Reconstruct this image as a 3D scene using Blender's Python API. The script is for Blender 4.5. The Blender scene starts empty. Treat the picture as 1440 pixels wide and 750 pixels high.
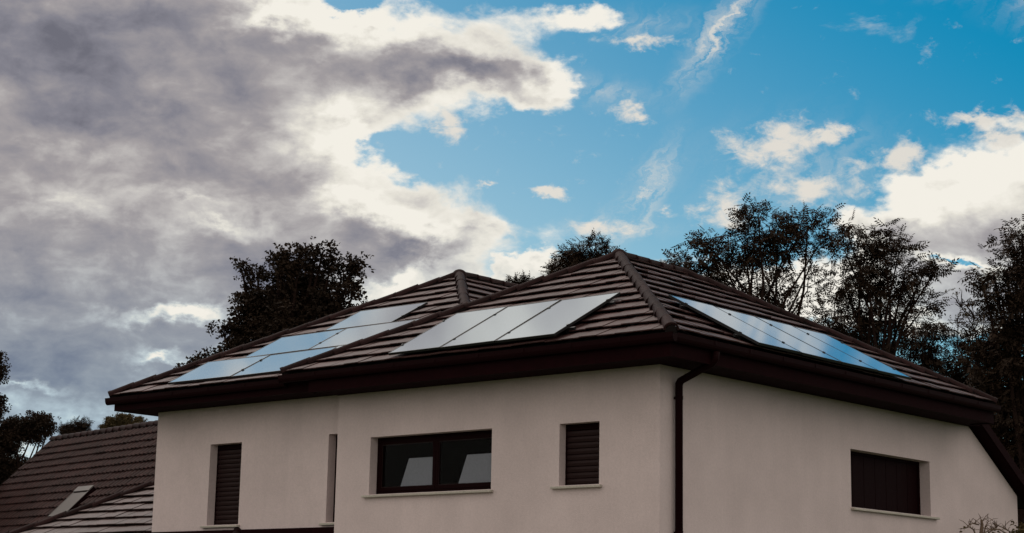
import bpy, bmesh, math, random
import numpy as np
from mathutils import Vector, Matrix
sc = bpy.context.scene
COL = sc.collection
PI = math.pi
rad = math.radians

# ------------------------------------------------------------------ camera
FPX, YAW, PITCH, ROLL = 2510.533, rad(41.00577), rad(11.28579), rad(1.07986)
CAM = Vector((-20.95224, -15.31731, 1.6))
fw = Vector((math.cos(YAW)*math.cos(PITCH), math.sin(YAW)*math.cos(PITCH), math.sin(PITCH)))
rt0 = Vector((math.sin(YAW), -math.cos(YAW), 0)); up0 = rt0.cross(fw)
rt = rt0*math.cos(ROLL)+up0*math.sin(ROLL); up = -rt0*math.sin(ROLL)+up0*math.cos(ROLL)
cam = bpy.data.cameras.new('camera'); camo = bpy.data.objects.new('camera', cam); COL.objects.link(camo)
cam.sensor_width = 36; cam.lens = FPX/1440*36; cam.clip_start = .1; cam.clip_end = 6000
M = Matrix((rt, up, -fw)).transposed().to_4x4(); M.translation = CAM
camo.matrix_world = M; sc.camera = camo

def ray(px, py):
    return fw+rt*((px-720)/FPX)-up*((py-375)/FPX)
def at(px, py, dist):            # a world point seen at (px, py) of the 1440x750 photograph, 'dist' metres deep
    return CAM+ray(px, py)*dist
def proj(p):
    q = Vector(p)-CAM; z = q.dot(fw)
    return 720+FPX*q.dot(rt)/z, 375-FPX*q.dot(up)/z, z

# ------------------------------------------------------------------ light
SUN_AZ, SUN_EL = rad(72), rad(50)       # math azimuth (from +X towards +Y)
sd = Vector((math.cos(SUN_AZ)*math.cos(SUN_EL), math.sin(SUN_AZ)*math.cos(SUN_EL), math.sin(SUN_EL)))
sun = bpy.data.lights.new('sun', 'SUN'); suno = bpy.data.objects.new('sun', sun); COL.objects.link(suno)
sun.energy = 0.8; sun.angle = rad(16); sun.color = (1, .90, .84)
suno.rotation_euler = (-sd).to_track_quat('-Z', 'Y').to_euler()
sc.view_settings.view_transform = 'Standard'; sc.view_settings.look = 'None'
sc.view_settings.exposure = 0; sc.view_settings.gamma = 1
try: sc.view_settings.use_curve_mapping = False
except Exception: pass

# ------------------------------------------------------------------ world: Nishita sky with broken clouds
world = bpy.data.worlds.new('World'); sc.world = world; world.use_nodes = True
nt = world.node_tree; nt.nodes.clear(); N = nt.nodes; LK = nt.links
def node(t, **kw):
    n = N.new(t)
    for k, v in kw.items(): setattr(n, k, v)
    return n
def setin(n, i, v):
    if hasattr(v, 'is_output') or isinstance(v, bpy.types.NodeSocket): LK.new(v, n.inputs[i])
    else: n.inputs[i].default_value = v
def math_(op, a, b=None, c=None, clamp=False):
    n = node('ShaderNodeMath', operation=op, use_clamp=clamp); setin(n, 0, a)
    if b is not None: setin(n, 1, b)
    if c is not None: setin(n, 2, c)
    return n.outputs[0]
def vmath(op, a, b=None, scale=None):
    n = node('ShaderNodeVectorMath', operation=op); setin(n, 0, a)
    if b is not None: setin(n, 1, b)
    if scale is not None: setin(n, 3, scale)
    return n.outputs[0]
def noise_(vec, scale, detail=6, rough=.55, dist=0.0, off=(0, 0, 0)):
    n = node('ShaderNodeTexNoise'); n.noise_dimensions = '3D'
    v = vmath('ADD', vec, off) if off != (0, 0, 0) else vec
    LK.new(v, n.inputs['Vector']); n.inputs['Scale'].default_value = scale
    n.inputs['Detail'].default_value = detail; n.inputs['Roughness'].default_value = rough
    n.inputs['Distortion'].default_value = dist
    return n
def sstep(v, a, b, o0=0.0, o1=1.0):
    n = node('ShaderNodeMapRange', interpolation_type='SMOOTHSTEP'); setin(n, 0, v); setin(n, 1, a); setin(n, 2, b); setin(n, 3, o0); setin(n, 4, o1)
    return n.outputs[0]
def mixc(f, a, b, mode='MIX'):
    n = node('ShaderNodeMix', data_type='RGBA', blend_type=mode); setin(n, 0, f); setin(n, 6, a); setin(n, 7, b)
    return n.outputs[2]
tc = node('ShaderNodeTexCoord'); DIR = tc.outputs['Generated']
sep = node('ShaderNodeSeparateXYZ'); LK.new(DIR, sep.inputs[0])
rotn = node('ShaderNodeVectorRotate', rotation_type='Z_AXIS'); LK.new(DIR, rotn.inputs['Vector']); rotn.inputs['Angle'].default_value = -YAW
sr = node('ShaderNodeSeparateXYZ'); LK.new(rotn.outputs[0], sr.inputs[0])
AZ = math_('MULTIPLY', math_('ARCTAN2', sr.outputs[1], sr.outputs[0]), -180/PI)     # degrees, to the right
EL = math_('MULTIPLY', math_('ARCSINE', sep.outputs[2]), 180/PI)
cmb = node('ShaderNodeCombineXYZ'); LK.new(AZ, cmb.inputs[0]); LK.new(EL, cmb.inputs[1]); P0 = cmb.outputs[0]
stretch = vmath('MULTIPLY', DIR, (1, 1, 1.7))
nA = noise_(stretch, 9, 5, .6); nB = noise_(stretch, 45, 6, .62, off=(3.1, 1.7, 5.2)); 
wA = vmath('MULTIPLY', vmath('SUBTRACT', nA.outputs['Color'], (.5, .5, .5)), (5.0, 3.0, 0))
wB = vmath('MULTIPLY', vmath('SUBTRACT', nB.outputs['Color'], (.5, .5, .5)), (2.2, 1.5, 0))
PW = vmath('ADD', vmath('ADD', P0, wA), wB)
PS = vmath('ADD', P0, wB)
fbm = noise_(stretch, 16, 9, .6, .3, off=(7.3, 2.2, 1.1)).outputs['Fac']
fbm2 = noise_(stretch, 26, 7, .55, .4, off=(1.3, 9.2, 4.1)).outputs['Fac']
lowN = noise_(stretch, 3.0, 3, .5, 0, off=(2.3, 4.2, 8.1)).outputs['Fac']
def blobs(lst, src, start):
    acc = start
    for (px, py, rx, ry, rot, w) in lst:
        d = ray(px, py).normalized()
        a = -math.degrees(math.atan2(d.y, d.x)-YAW); e = math.degrees(math.asin(d.z))
        m = node('ShaderNodeMapping', vector_type='TEXTURE'); LK.new(src, m.inputs[0])
        m.inputs['Location'].default_value = (a, e, 0); m.inputs['Rotation'].default_value = (0, 0, rad(rot))
        m.inputs['Scale'].default_value = (rx/43.8, ry/43.8, 1)
        g = node('ShaderNodeTexGradient', gradient_type='QUADRATIC_SPHERE'); LK.new(m.outputs[0], g.inputs[0])
        acc = math_('MULTIPLY_ADD', g.outputs['Fac'], w, acc)
    return acc
#            px    py   rx   ry  rot   w
COVER = [(60, 210, 640, 420, 0, 4.2), (330, 90, 360, 190, 0, 1.6), (300, 330, 420, 170, 0, 2.0), (640, 95, 300, 120, -8, 2.3), (780, 20, 230, 80, 0, 1.3), (770, 140, 170, 60, -15, 1.5), (850, 25, 190, 60, 0, 1.2),
         (540, 320, 260, 90, -6, 2.2), (660, 322, 90, 26, 0, 1.0), (530, 395, 190, 60, 10, 1.9), (430, 190, 150, 90, 0, .7), (100, 480, 700, 120, 0, 2.2), (470, 290, 130, 80, 0, .8),
         (530, -60, 60, 60, 0, -1.0),
         (520, 205, 90, 50, 10, -1.5), (600, 230, 100, 55, 0, -1.2), (490, 2, 60, 22, 0, -2.2),
         # unseen cloud and gaps above the frame, placed for what the panels reflect
         (350, -330, 620, 330, 0, 2.0), (-130, -310, 420, 200, 0, -11.0), (150, -430, 220, 80, 0, -8.0), (640, -450, 400, 220, 0, 2.0), (1020, -300, 150, 90, 20, 1.3), (-900, 100, 1200, 900, 0, 3.0)]
PUFF = [(5, -362, 110, 45, 0, 6.0), (1350, 374, 170, 26, -12, -2.2), (1440, 300, 330, 120, 12, 4.0), (1560, 330, 400, 220, 0, 4.0), (1300, 250, 160, 50, 5, 2.0), (1260, 320, 170, 70, 0, 2.4), (1400, 425, 260, 60, 5, 3.2), (1330, 400, 160, 40, -8, 1.5), (1120, 430, 330, 75, 0, 3.4), (1010, 415, 160, 50, 0, 2.2), (745, 378, 105, 42, 0, 2.8), (780, 392, 110, 30, 0, 1.6), (1460, 170, 140, 22, 0, 1.2)]  # first entry: unseen cloud added for a white panel reflection
WISP = [(1085, 205, 150.9, 60, 8, 1.5), (1165, 190, 69.7, 26.4, 0, 1.2), (1140, 265, 174.2, 45.6, 0, 1.4), (1262, 222, 104.5, 45.6, 4, 1.6), (1385, 168, 139.3, 28.8, -4, 1.6), (1405, 198, 63.8, 28.8, 0, 1.6),
        (1020, 290, 81.3, 54, 0, 1.3), (1020, 315, 104.5, 36, 0, 1.1), (774, 274, 67.3, 22.8, 0, 1.9), (888, 163, 72, 31.2, -8, 1.5), (630, 180, 58, 45.6, 0, 1.4), (850, 322, 127.7, 33.6, 0, 1.3),
        (900, 60, 127.7, 24, 0, 1.2), (930, 378, 69.7, 28.8, 0, 1.4), (700, 340, 46.4, 14.4, 40, 1.2), (935, 290, 52.3, 24, 10, 1.2), (680, 266, 34.8, 12, 0, 1.2)]
STREAK = [(-130, -290, 400, 200, 0, 1.3), (150, -425, 300, 150, 0, 1.3), (1225, -120, 230, 100, 10, 4.0), (1350, -60, 220, 70, 0, 2.2), (1500, 0, 160, 60, 0, .8), (855, 130, 120, 40, -10, .7), (900, 35, 140, 40, 5, .6), (930, -330, 320, 200, 0, .8), (1200, -300, 300, 120, 0, .35), (1012, 48, 170, 44, 52, 1.9), (903, 272, 140, 38, 57, 2.3), (1130, 240, 240, 120, 0, .5), (860, 322, 130, 26, 0, 1.2), (865, 310, 120, 40, 10, .5)]  # entries above the frame: unseen veils added to pale the panel reflections
SHADE = [(90, 60, 420, 170, 0, 1.0), (540, 85, 220, 60, -8, .7), (660, 100, 170, 45, -8, .75), (120, 190, 420, 60, 0, .5), (330, 250, 300, 60, -5, .45), (600, 350, 190, 32, 8, .9), (60, 420, 600, 80, 0, .3), (130, 560, 500, 120, 0, .35), (420, 378, 160, 30, 0, .7),
         (1400, 320, 200, 70, 0, .35), (1380, 410, 120, 20, 0, .3), (560, 120, 120, 50, 0, .3),
         (400, 35, 150, 40, 10, -1.7), (540, 30, 140, 40, 0, -1.3), (760, 20, 170, 50, 0, -1.4), (790, 120, 80, 50, 0, -1.2), (480, 165, 60, 60, 0, -1.3), (445, 195, 130, 70, -20, -1.1),
         (480, 285, 120, 60, 0, -1.3), (560, 312, 170, 42, -8, -1.6), (300, 315, 160, 26, 0, -.8), (230, 442, 160, 24, 3, -1.9), (225, 505, 70, 16, 3, -1.2), (25, 528, 90, 13, 0, -1.1), (560, 400, 110, 30, 20, -1.7), (260, 290, 120, 20, 0, -.5), (90, 300, 220, 30, 4, -.4), (380, 430, 130, 22, 0, -.8),
         (1260, 280, 130, 70, 0, -1.0), (1400, 240, 160, 40, 15, -.9), (745, 375, 90, 50, 0, -1.0), (60, -360, 120, 40, 0, -1.4), (290, -545, 300, 110, 10, .55), (1420, 260, 420, 190, 0, -1.1), (1120, 420, 380, 70, 0, -1.5)]  # entries above the frame set the tone of cloud mirrored in the panels
cover = blobs(COVER, PW, 0.75)          # the cloud deck goes on all round
cover = math_('ADD', cover, math_('MULTIPLY', math_('SUBTRACT', lowN, .5), 1.2))
# open blue to the right of the frame and beyond it
cover = blobs([(1250, 60, 1500, 900, -10, -4.2)], P0, cover)
wisp = blobs(WISP, PS, -0.42)
dn = math_('MULTIPLY', math_('SUBTRACT', fbm, .5), 2.3)
puff = math_('ADD', blobs(PUFF, PW, -0.5), dn)
raw = math_('MAXIMUM', math_('ADD', cover, dn), puff)
Dm = sstep(raw, -.22, .42)
Dw = sstep(math_('ADD', wisp, math_('MULTIPLY', math_('SUBTRACT', noise_(stretch, 60, 7, .65, .3, off=(5, 5, 1)).outputs['Fac'], .5), 2.6)), -.15, .85)
strk = blobs(STREAK, vmath('ADD', P0, vmath('SCALE', wB, scale=.5)), 0.0)
mps = node('ShaderNodeMapping', vector_type='TEXTURE'); LK.new(vmath('ADD', P0, wB), mps.inputs[0]); mps.inputs['Rotation'].default_value = (0, 0, rad(55)); mps.inputs['Scale'].default_value = (4.5, 1, 1)
Ds = math_('MULTIPLY', strk, sstep(noise_(mps.outputs[0], 1.5, 8, .62, .3).outputs['Fac'], .36, .68), clamp=True)
shade = blobs(SHADE, PW, 0.20)
flat = noise_(vmath('MULTIPLY', DIR, (1, 1, 4.5)), 6, 6, .6, .2, off=(4, 1, 7)).outputs['Fac']
shade = math_('ADD', shade, math_('MULTIPLY', math_('SUBTRACT', flat, .5), sstep(EL, 8, 20, 1.1, .4)))
th = math_('ADD', math_('ADD', math_('MULTIPLY', sstep(raw, 0, 2.2), .42), math_('MULTIPLY', shade, .5)), math_('MULTIPLY', math_('SUBTRACT', fbm2, .5), .95))
th = math_('MULTIPLY', th, sstep(raw, .1, 1.1, .55, 1.0))
fine = noise_(stretch, 55, 6, .6, .4, off=(2, 6, 3)).outputs['Fac']
th = math_('ADD', th, math_('MULTIPLY', math_('SUBTRACT', fine, .5), .35))
# unseen clouds behind the camera made paler, mostly leftward, to light the walls
fill_axis = math_('ADD', math_('MULTIPLY', sep.outputs[0], .985), math_('MULTIPLY', sep.outputs[1], .17))
th = math_('MULTIPLY', th, sstep(fill_axis, -.45, .45, .22, 1.0))
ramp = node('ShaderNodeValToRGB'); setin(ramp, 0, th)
els = ramp.color_ramp.elements
def lin(r, g, b):
    f = lambda v: ((v/255+.055)/1.055)**2.4 if v > 10 else v/255/12.92
    return (f(r), f(g), f(b), 1)
els[0].position = 0.0; els[0].color = lin(243, 239, 229)
els[1].position = 1.0; els[1].color = lin(110, 110, 121)
for p_, c_ in ((.16, (228, 224, 214)), (.34, (197, 193, 190)), (.55, (162, 157, 159)), (.8, (132, 131, 141))):
    e_ = els.new(p_); e_.color = lin(*c_)
lowtint = mixc(sstep(EL, 4.5, 13.5, .85, 0.0), (1, 1, 1, 1), (.66, .95, 1.16, 1))
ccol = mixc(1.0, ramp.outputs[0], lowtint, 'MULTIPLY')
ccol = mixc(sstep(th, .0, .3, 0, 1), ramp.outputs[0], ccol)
sky = node('ShaderNodeTexSky', sky_type='NISHITA'); sky.sun_disc = False
sky.sun_elevation = SUN_EL; sky.sun_rotation = (PI/2-SUN_AZ) % (2*PI)
sky.air_density = 1.0; sky.dust_density = .6; sky.ozone_density = 1.5; sky.altitude = 200
blue = mixc(1.0, sky.outputs[0], mixc(sstep(math_('ADD', EL, math_('MULTIPLY', AZ, .55)), 6, 29), (.92, 1.02, .87, 1), (.01, .66, .79, 1)), 'MULTIPLY')
K = 0.1
def toworld(c): return mixc(1.0, c, (1/K, 1/K, 1/K, 1), 'MULTIPLY')
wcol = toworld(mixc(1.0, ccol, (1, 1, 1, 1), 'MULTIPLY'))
white = toworld(lin(232, 224, 212))
c1 = mixc(math_('MULTIPLY', Ds, .75), blue, white)
c1 = mixc(math_('MULTIPLY', Dw, .9), c1, white)
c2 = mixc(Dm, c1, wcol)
gnd = sstep(sep.outputs[2], -.02, 0.0)
c3 = mixc(gnd, toworld((.08, .08, .07, 1)), c2)
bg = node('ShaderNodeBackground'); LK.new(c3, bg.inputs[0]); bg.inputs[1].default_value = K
wo = node('ShaderNodeOutputWorld'); LK.new(bg.outputs[0], wo.inputs[0])
#SPLIT
# ------------------------------------------------------------------ materials
def mat(name, col, rough=.6, spec=.5, metal=0, ior=1.5, grain=0, gscale=40, bump=0, bscale=120, dirt=0, dscale=1.5, coat=0):
    m = bpy.data.materials.new(name); m.use_nodes = True
    t = m.node_tree; b = t.nodes['Principled BSDF']; nn = t.nodes; l = t.links
    b.inputs['Roughness'].default_value = rough; b.inputs['Specular IOR Level'].default_value = spec
    b.inputs['Metallic'].default_value = metal; b.inputs['IOR'].default_value = ior
    b.inputs['Coat Weight'].default_value = coat
    tcn = nn.new('ShaderNodeTexCoord'); oi = nn.new('ShaderNodeObjectInfo')
    geo_ = nn.new('ShaderNodeNewGeometry')
    base = nn.new('ShaderNodeRGB'); base.outputs[0].default_value = (*col, 1); cur = base.outputs[0]
    def mul(cur, tex, lo, hi):
        mr = nn.new('ShaderNodeMapRange'); l.new(tex, mr.inputs[0]); mr.inputs[1].default_value = .3; mr.inputs[2].default_value = .7
        mr.inputs[3].default_value = lo; mr.inputs[4].default_value = hi
        mx = nn.new('ShaderNodeMix'); mx.data_type = 'RGBA'; mx.blend_type = 'MULTIPLY'; mx.inputs[0].default_value = 1
        l.new(cur, mx.inputs[6]); l.new(mr.outputs[0], mx.inputs[7]); return mx.outputs[2]
    if grain:
        n = nn.new('ShaderNodeTexNoise'); n.inputs['Scale'].default_value = gscale; n.inputs['Detail'].default_value = 4
        l.new(geo_.outputs['Position'], n.inputs['Vector']); cur = mul(cur, n.outputs['Fac'], 1-grain, 1+grain)
    if dirt:
        n = nn.new('ShaderNodeTexNoise'); n.inputs['Scale'].default_value = dscale; n.inputs['Detail'].default_value = 6; n.inputs['Roughness'].default_value = .6
        l.new(geo_.outputs['Position'], n.inputs['Vector']); cur = mul(cur, n.outputs['Fac'], 1-dirt, 1+dirt)
    l.new(cur, b.inputs['Base Color'])
    if bump:
        n = nn.new('ShaderNodeTexNoise'); n.inputs['Scale'].default_value = bscale; n.inputs['Detail'].default_value = 5
        l.new(geo_.outputs['Position'], n.inputs['Vector'])
        bp = nn.new('ShaderNodeBump'); bp.inputs['Strength'].default_value = bump; bp.inputs['Distance'].default_value = .02
        l.new(n.outputs['Fac'], bp.inputs['Height']); l.new(bp.outputs[0], b.inputs['Normal'])
    m['nodes'] = 1
    return m
def vary(m, amt=.25):            # per-object variation in value, so neighbouring pieces differ
    t = m.node_tree; l = t.links; b = t.nodes['Principled BSDF']; src = b.inputs['Base Color'].links[0].from_socket
    oi = t.nodes.new('ShaderNodeObjectInfo'); mr = t.nodes.new('ShaderNodeMapRange'); l.new(oi.outputs['Random'], mr.inputs[0])
    mr.inputs[3].default_value = 1-amt; mr.inputs[4].default_value = 1+amt
    mx = t.nodes.new('ShaderNodeMix'); mx.data_type = 'RGBA'; mx.blend_type = 'MULTIPLY'; mx.inputs[0].default_value = 1
    l.new(src, mx.inputs[6]); l.new(mr.outputs[0], mx.inputs[7]); l.new(mx.outputs[2], b.inputs['Base Color']); return m
M_WALL = mat('render_plaster', (.635, .512, .508), .92, .2, grain=.05, gscale=26, bump=.28, bscale=60, dirt=.08, dscale=.9)
M_TILE = vary(mat('dark_roof_tile', (.058, .026, .025), .5, .24, grain=.25, gscale=22, bump=.3, bscale=70, dirt=.38, dscale=3.1), .16)
def streaks(m, amt):
    t = m.node_tree; l = t.links; b = t.nodes['Principled BSDF']; src = b.inputs['Base Color'].links[0].from_socket
    ge = t.nodes.new('ShaderNodeNewGeometry'); mp = t.nodes.new('ShaderNodeMapping'); mp.inputs['Scale'].default_value = (3.2, 3.2, .28); l.new(ge.outputs['Position'], mp.inputs[0])
    n = t.nodes.new('ShaderNodeTexNoise'); n.inputs['Scale'].default_value = 1.6; n.inputs['Detail'].default_value = 7; n.inputs['Roughness'].default_value = .65; l.new(mp.outputs[0], n.inputs['Vector'])
    mr = t.nodes.new('ShaderNodeMapRange'); l.new(n.outputs['Fac'], mr.inputs[0]); mr.inputs[1].default_value = .3; mr.inputs[2].default_value = .7; mr.inputs[3].default_value = 1-amt; mr.inputs[4].default_value = 1+amt*.6
    mx = t.nodes.new('ShaderNodeMix'); mx.data_type = 'RGBA'; mx.blend_type = 'MULTIPLY'; mx.inputs[0].default_value = 1; l.new(src, mx.inputs[6]); l.new(mr.outputs[0], mx.inputs[7]); l.new(mx.outputs[2], b.inputs['Base Color'])
streaks(M_WALL, .025)
M_CAP = vary(mat('ridge_tile', (.020, .008, .008), .7, .08, grain=.3, gscale=35, bump=.4, bscale=70, dirt=.3, dscale=3), .25)
M_DECK = mat('roof_underlay', (.010, .006, .006), .9, .2)
M_FASCIA = mat('dark_brown_trim', (.0105, .0016, .0025), .7, .03, grain=.15, gscale=8)
M_GUTTER = mat('brown_gutter', (.0100, .0016, .0024), .6, .04, grain=.1, gscale=8)
M_SOFFIT = mat('dark_soffit', (.011, .0018, .0026), .75, .03, grain=.15, gscale=10)
M_SILL = mat('stone_sill', (.46, .41, .36), .8, .3, grain=.12, gscale=50, bump=.3, dirt=.1)
M_FRAME = mat('dark_window_frame', (.009, .0016, .0022), .6, .03)
M_SLAT = mat('dark_shutter_slat', (.022, .010, .010), .55, .12, grain=.15, gscale=30)
M_ROOM = mat('dim_room', (.02, .012, .012), .9, .1)
M_LIGHT_PATCH = mat('pale_light_patch', (.47, .48, .55), .9, .1, grain=.05, gscale=20)  # pale tone standing in for light shapes in the wide window
M_PFRAME = mat('black_panel_frame', (.010, .009, .010), .4, .4, metal=.0)
M_PGLASS = mat('panel_glass', (.43, .50, .585), .07, .5, metal=.9, coat=0)
M_METAL = mat('grey_metal', (.17, .15, .145), .45, .5, metal=.6, grain=.1, gscale=20)
M_SKYL = mat('skylight_glass', (.14, .12, .115), .3, .5)
M_NTILE = vary(mat('old_pantile', (.029, .012, .011), .7, .10, grain=.3, gscale=14, bump=.3, bscale=50, dirt=.42, dscale=2.3), .12)
M_GTILE = vary(mat('garage_tile', (.072, .041, .039), .5, .26, grain=.2, gscale=20, bump=.3, bscale=90, dirt=.3, dscale=2.5), .12)
M_BARK = mat('bark', (.018, .009, .007), .9, .1, grain=.3, gscale=20, bump=.6, bscale=25)
M_TWIG = mat('pale_twig', (.13, .085, .06), .85, .2, grain=.3, gscale=20)
M_GRASS = mat('grass_ground', (.045, .06, .025), .95, .2, grain=.3, gscale=3, dirt=.4, dscale=.2)
M_PATH = mat('paving', (.25, .23, .2), .9, .3, grain=.15, gscale=10, dirt=.2)
def glassmat():
    m = bpy.data.materials.new('window_glass'); m.use_nodes = True; t = m.node_tree; t.nodes.remove(t.nodes['Principled BSDF'])
    o = t.nodes['Material Output']; g = t.nodes.new('ShaderNodeBsdfGlossy'); g.inputs['Roughness'].default_value = .03
    tr = t.nodes.new('ShaderNodeBsdfTransparent'); tr.inputs[0].default_value = (.8, .8, .8, 1)
    mx = t.nodes.new('ShaderNodeMixShader'); fr = t.nodes.new('ShaderNodeFresnel'); fr.inputs[0].default_value = 1.13
    ge = t.nodes.new('ShaderNodeNewGeometry'); sb = t.nodes.new('ShaderNodeMath'); sb.operation = 'SUBTRACT'; sb.inputs[0].default_value = 1; t.links.new(ge.outputs['Backfacing'], sb.inputs[1]); ml = t.nodes.new('ShaderNodeMath'); ml.operation = 'MULTIPLY'; t.links.new(sb.outputs[0], ml.inputs[0]); t.links.new(fr.outputs[0], ml.inputs[1]); t.links.new(ml.outputs[0], mx.inputs[0]); t.links.new(tr.outputs[0], mx.inputs[1]); t.links.new(g.outputs[0], mx.inputs[2]); t.links.new(mx.outputs[0], o.inputs[0])
    return m
M_GLASS = glassmat()
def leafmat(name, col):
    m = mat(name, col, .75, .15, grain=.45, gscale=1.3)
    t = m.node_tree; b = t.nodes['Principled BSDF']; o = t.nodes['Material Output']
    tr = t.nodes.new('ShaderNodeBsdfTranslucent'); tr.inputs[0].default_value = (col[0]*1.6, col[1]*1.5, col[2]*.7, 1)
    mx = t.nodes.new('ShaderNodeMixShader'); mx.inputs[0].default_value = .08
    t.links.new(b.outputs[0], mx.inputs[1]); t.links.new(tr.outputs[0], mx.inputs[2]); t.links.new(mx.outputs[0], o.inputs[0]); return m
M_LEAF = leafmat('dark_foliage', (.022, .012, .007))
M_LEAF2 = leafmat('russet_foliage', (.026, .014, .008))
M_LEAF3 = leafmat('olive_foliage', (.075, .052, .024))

# ------------------------------------------------------------------ object helpers
def link(name, me, m, parent=None):
    o = bpy.data.objects.new(name, me); COL.objects.link(o)
    if m and not me.materials: me.materials.append(m)
    if parent: o.parent = parent
    return o
def meshobj(name, V, F, m, parent=None, smooth=False):
    me = bpy.data.meshes.new(name); me.from_pydata([tuple(v) for v in V], [], F); me.update()
    if smooth:
        for p in me.polygons: p.use_smooth = True
    return link(name, me, m, parent)
def thing(name, label, cat, loc=(0, 0, 0), group=None):
    o = bpy.data.objects.new(name, None); COL.objects.link(o); o.location = loc; o.empty_display_size = .3
    o['label'] = label; o['category'] = cat
    if group: o['group'] = group
    TH.append(o); return o
TH = []
def tag(o, label, cat, group=None):
    o['label'] = label; o['category'] = cat
    if group: o['group'] = group
    return o
class MB:
    def __init__(s): s.V = []; s.F = []
    def add(s, V, F):
        k = len(s.V); s.V += [tuple(v) for v in V]; s.F += [tuple(i+k for i in f) for f in F]; return s
    def frame(s, o, a, b, c):     # box from corner o with edge vectors a, b, c
        o, a, b, c = map(Vector, (o, a, b, c))
        V = [o, o+a, o+a+b, o+b, o+c, o+a+c, o+a+b+c, o+b+c]
        F = [(0, 3, 2, 1), (4, 5, 6, 7), (0, 1, 5, 4), (1, 2, 6, 5), (2, 3, 7, 6), (3, 0, 4, 7)]
        if a.cross(b).dot(c) < 0: F = [f[::-1] for f in F]
        return s.add(V, F)
    def box(s, x0, x1, y0, y1, z0, z1): return s.frame((x0, y0, z0), (x1-x0, 0, 0), (0, y1-y0, 0), (0, 0, z1-z0))
    def prism(s, poly, d):        # polygon (3-D points) swept along d
        n = len(poly); P = [Vector(p) for p in poly]; d = Vector(d)
        V = P+[p+d for p in P]; nn = sum(((P[i]-P[0]).cross(P[i+1]-P[0]) for i in range(1, n-1)), Vector())
        F = [tuple(range(n-1, -1, -1)), tuple(range(n, 2*n))]+[(i, (i+1) % n, (i+1) % n+n, i+n) for i in range(n)]
        if nn.dot(d) < 0: F = [f[::-1] for f in F]
        return s.add(V, F)
    def tube(s, pts, radii, n=8, cap=True):
        pts = [Vector(p) for p in pts]; rings = []; t0 = (pts[1]-pts[0]).normalized()
        u = t0.orthogonal().normalized()
        for i, p in enumerate(pts):
            t = ((pts[min(i+1, len(pts)-1)]-pts[i]).normalized()+(pts[i]-pts[max(i-1, 0)]).normalized())
            t = t.normalized() if t.length > 1e-6 else t0
            u = (u-t*u.dot(t)); u = u.normalized() if u.length > 1e-6 else t.orthogonal().normalized(); w = t.cross(u)
            r = radii[i] if hasattr(radii, '__len__') else radii
            rings.append([p+(u*math.cos(2*PI*k/n)+w*math.sin(2*PI*k/n))*r for k in range(n)])
        V = [v for rg in rings for v in rg]; F = []
        for i in range(len(pts)-1):
            for k in range(n): F.append((i*n+k, i*n+(k+1) % n, (i+1)*n+(k+1) % n, (i+1)*n+k))
        if cap: F += [tuple(range(n-1, -1, -1)), tuple(range((len(pts)-1)*n, len(pts)*n))]
        return s.add(V, F)
    def build(s, name, m, parent=None, smooth=False): return meshobj(name, s.V, s.F, m, parent, smooth)
def clip(poly, p, n):            # keep the side of the 2-D line through p where (q-p).n >= 0
    out = []
    for i in range(len(poly)):
        a, b = poly[i], poly[(i+1) % len(poly)]
        da = (a[0]-p[0])*n[0]+(a[1]-p[1])*n[1]; db = (b[0]-p[0])*n[0]+(b[1]-p[1])*n[1]
        if da >= 0: out.append(a)
        if (da > 1e-9 and db < -1e-9) or (da < -1e-9 and db > 1e-9):
            t = da/(da-db); out.append((a[0]+(b[0]-a[0])*t, a[1]+(b[1]-a[1])*t))
    return out
def parea(p): return abs(sum(p[i][0]*p[(i+1) % len(p)][1]-p[(i+1) % len(p)][0]*p[i][1] for i in range(len(p))))/2 if len(p) > 2 else 0

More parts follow.
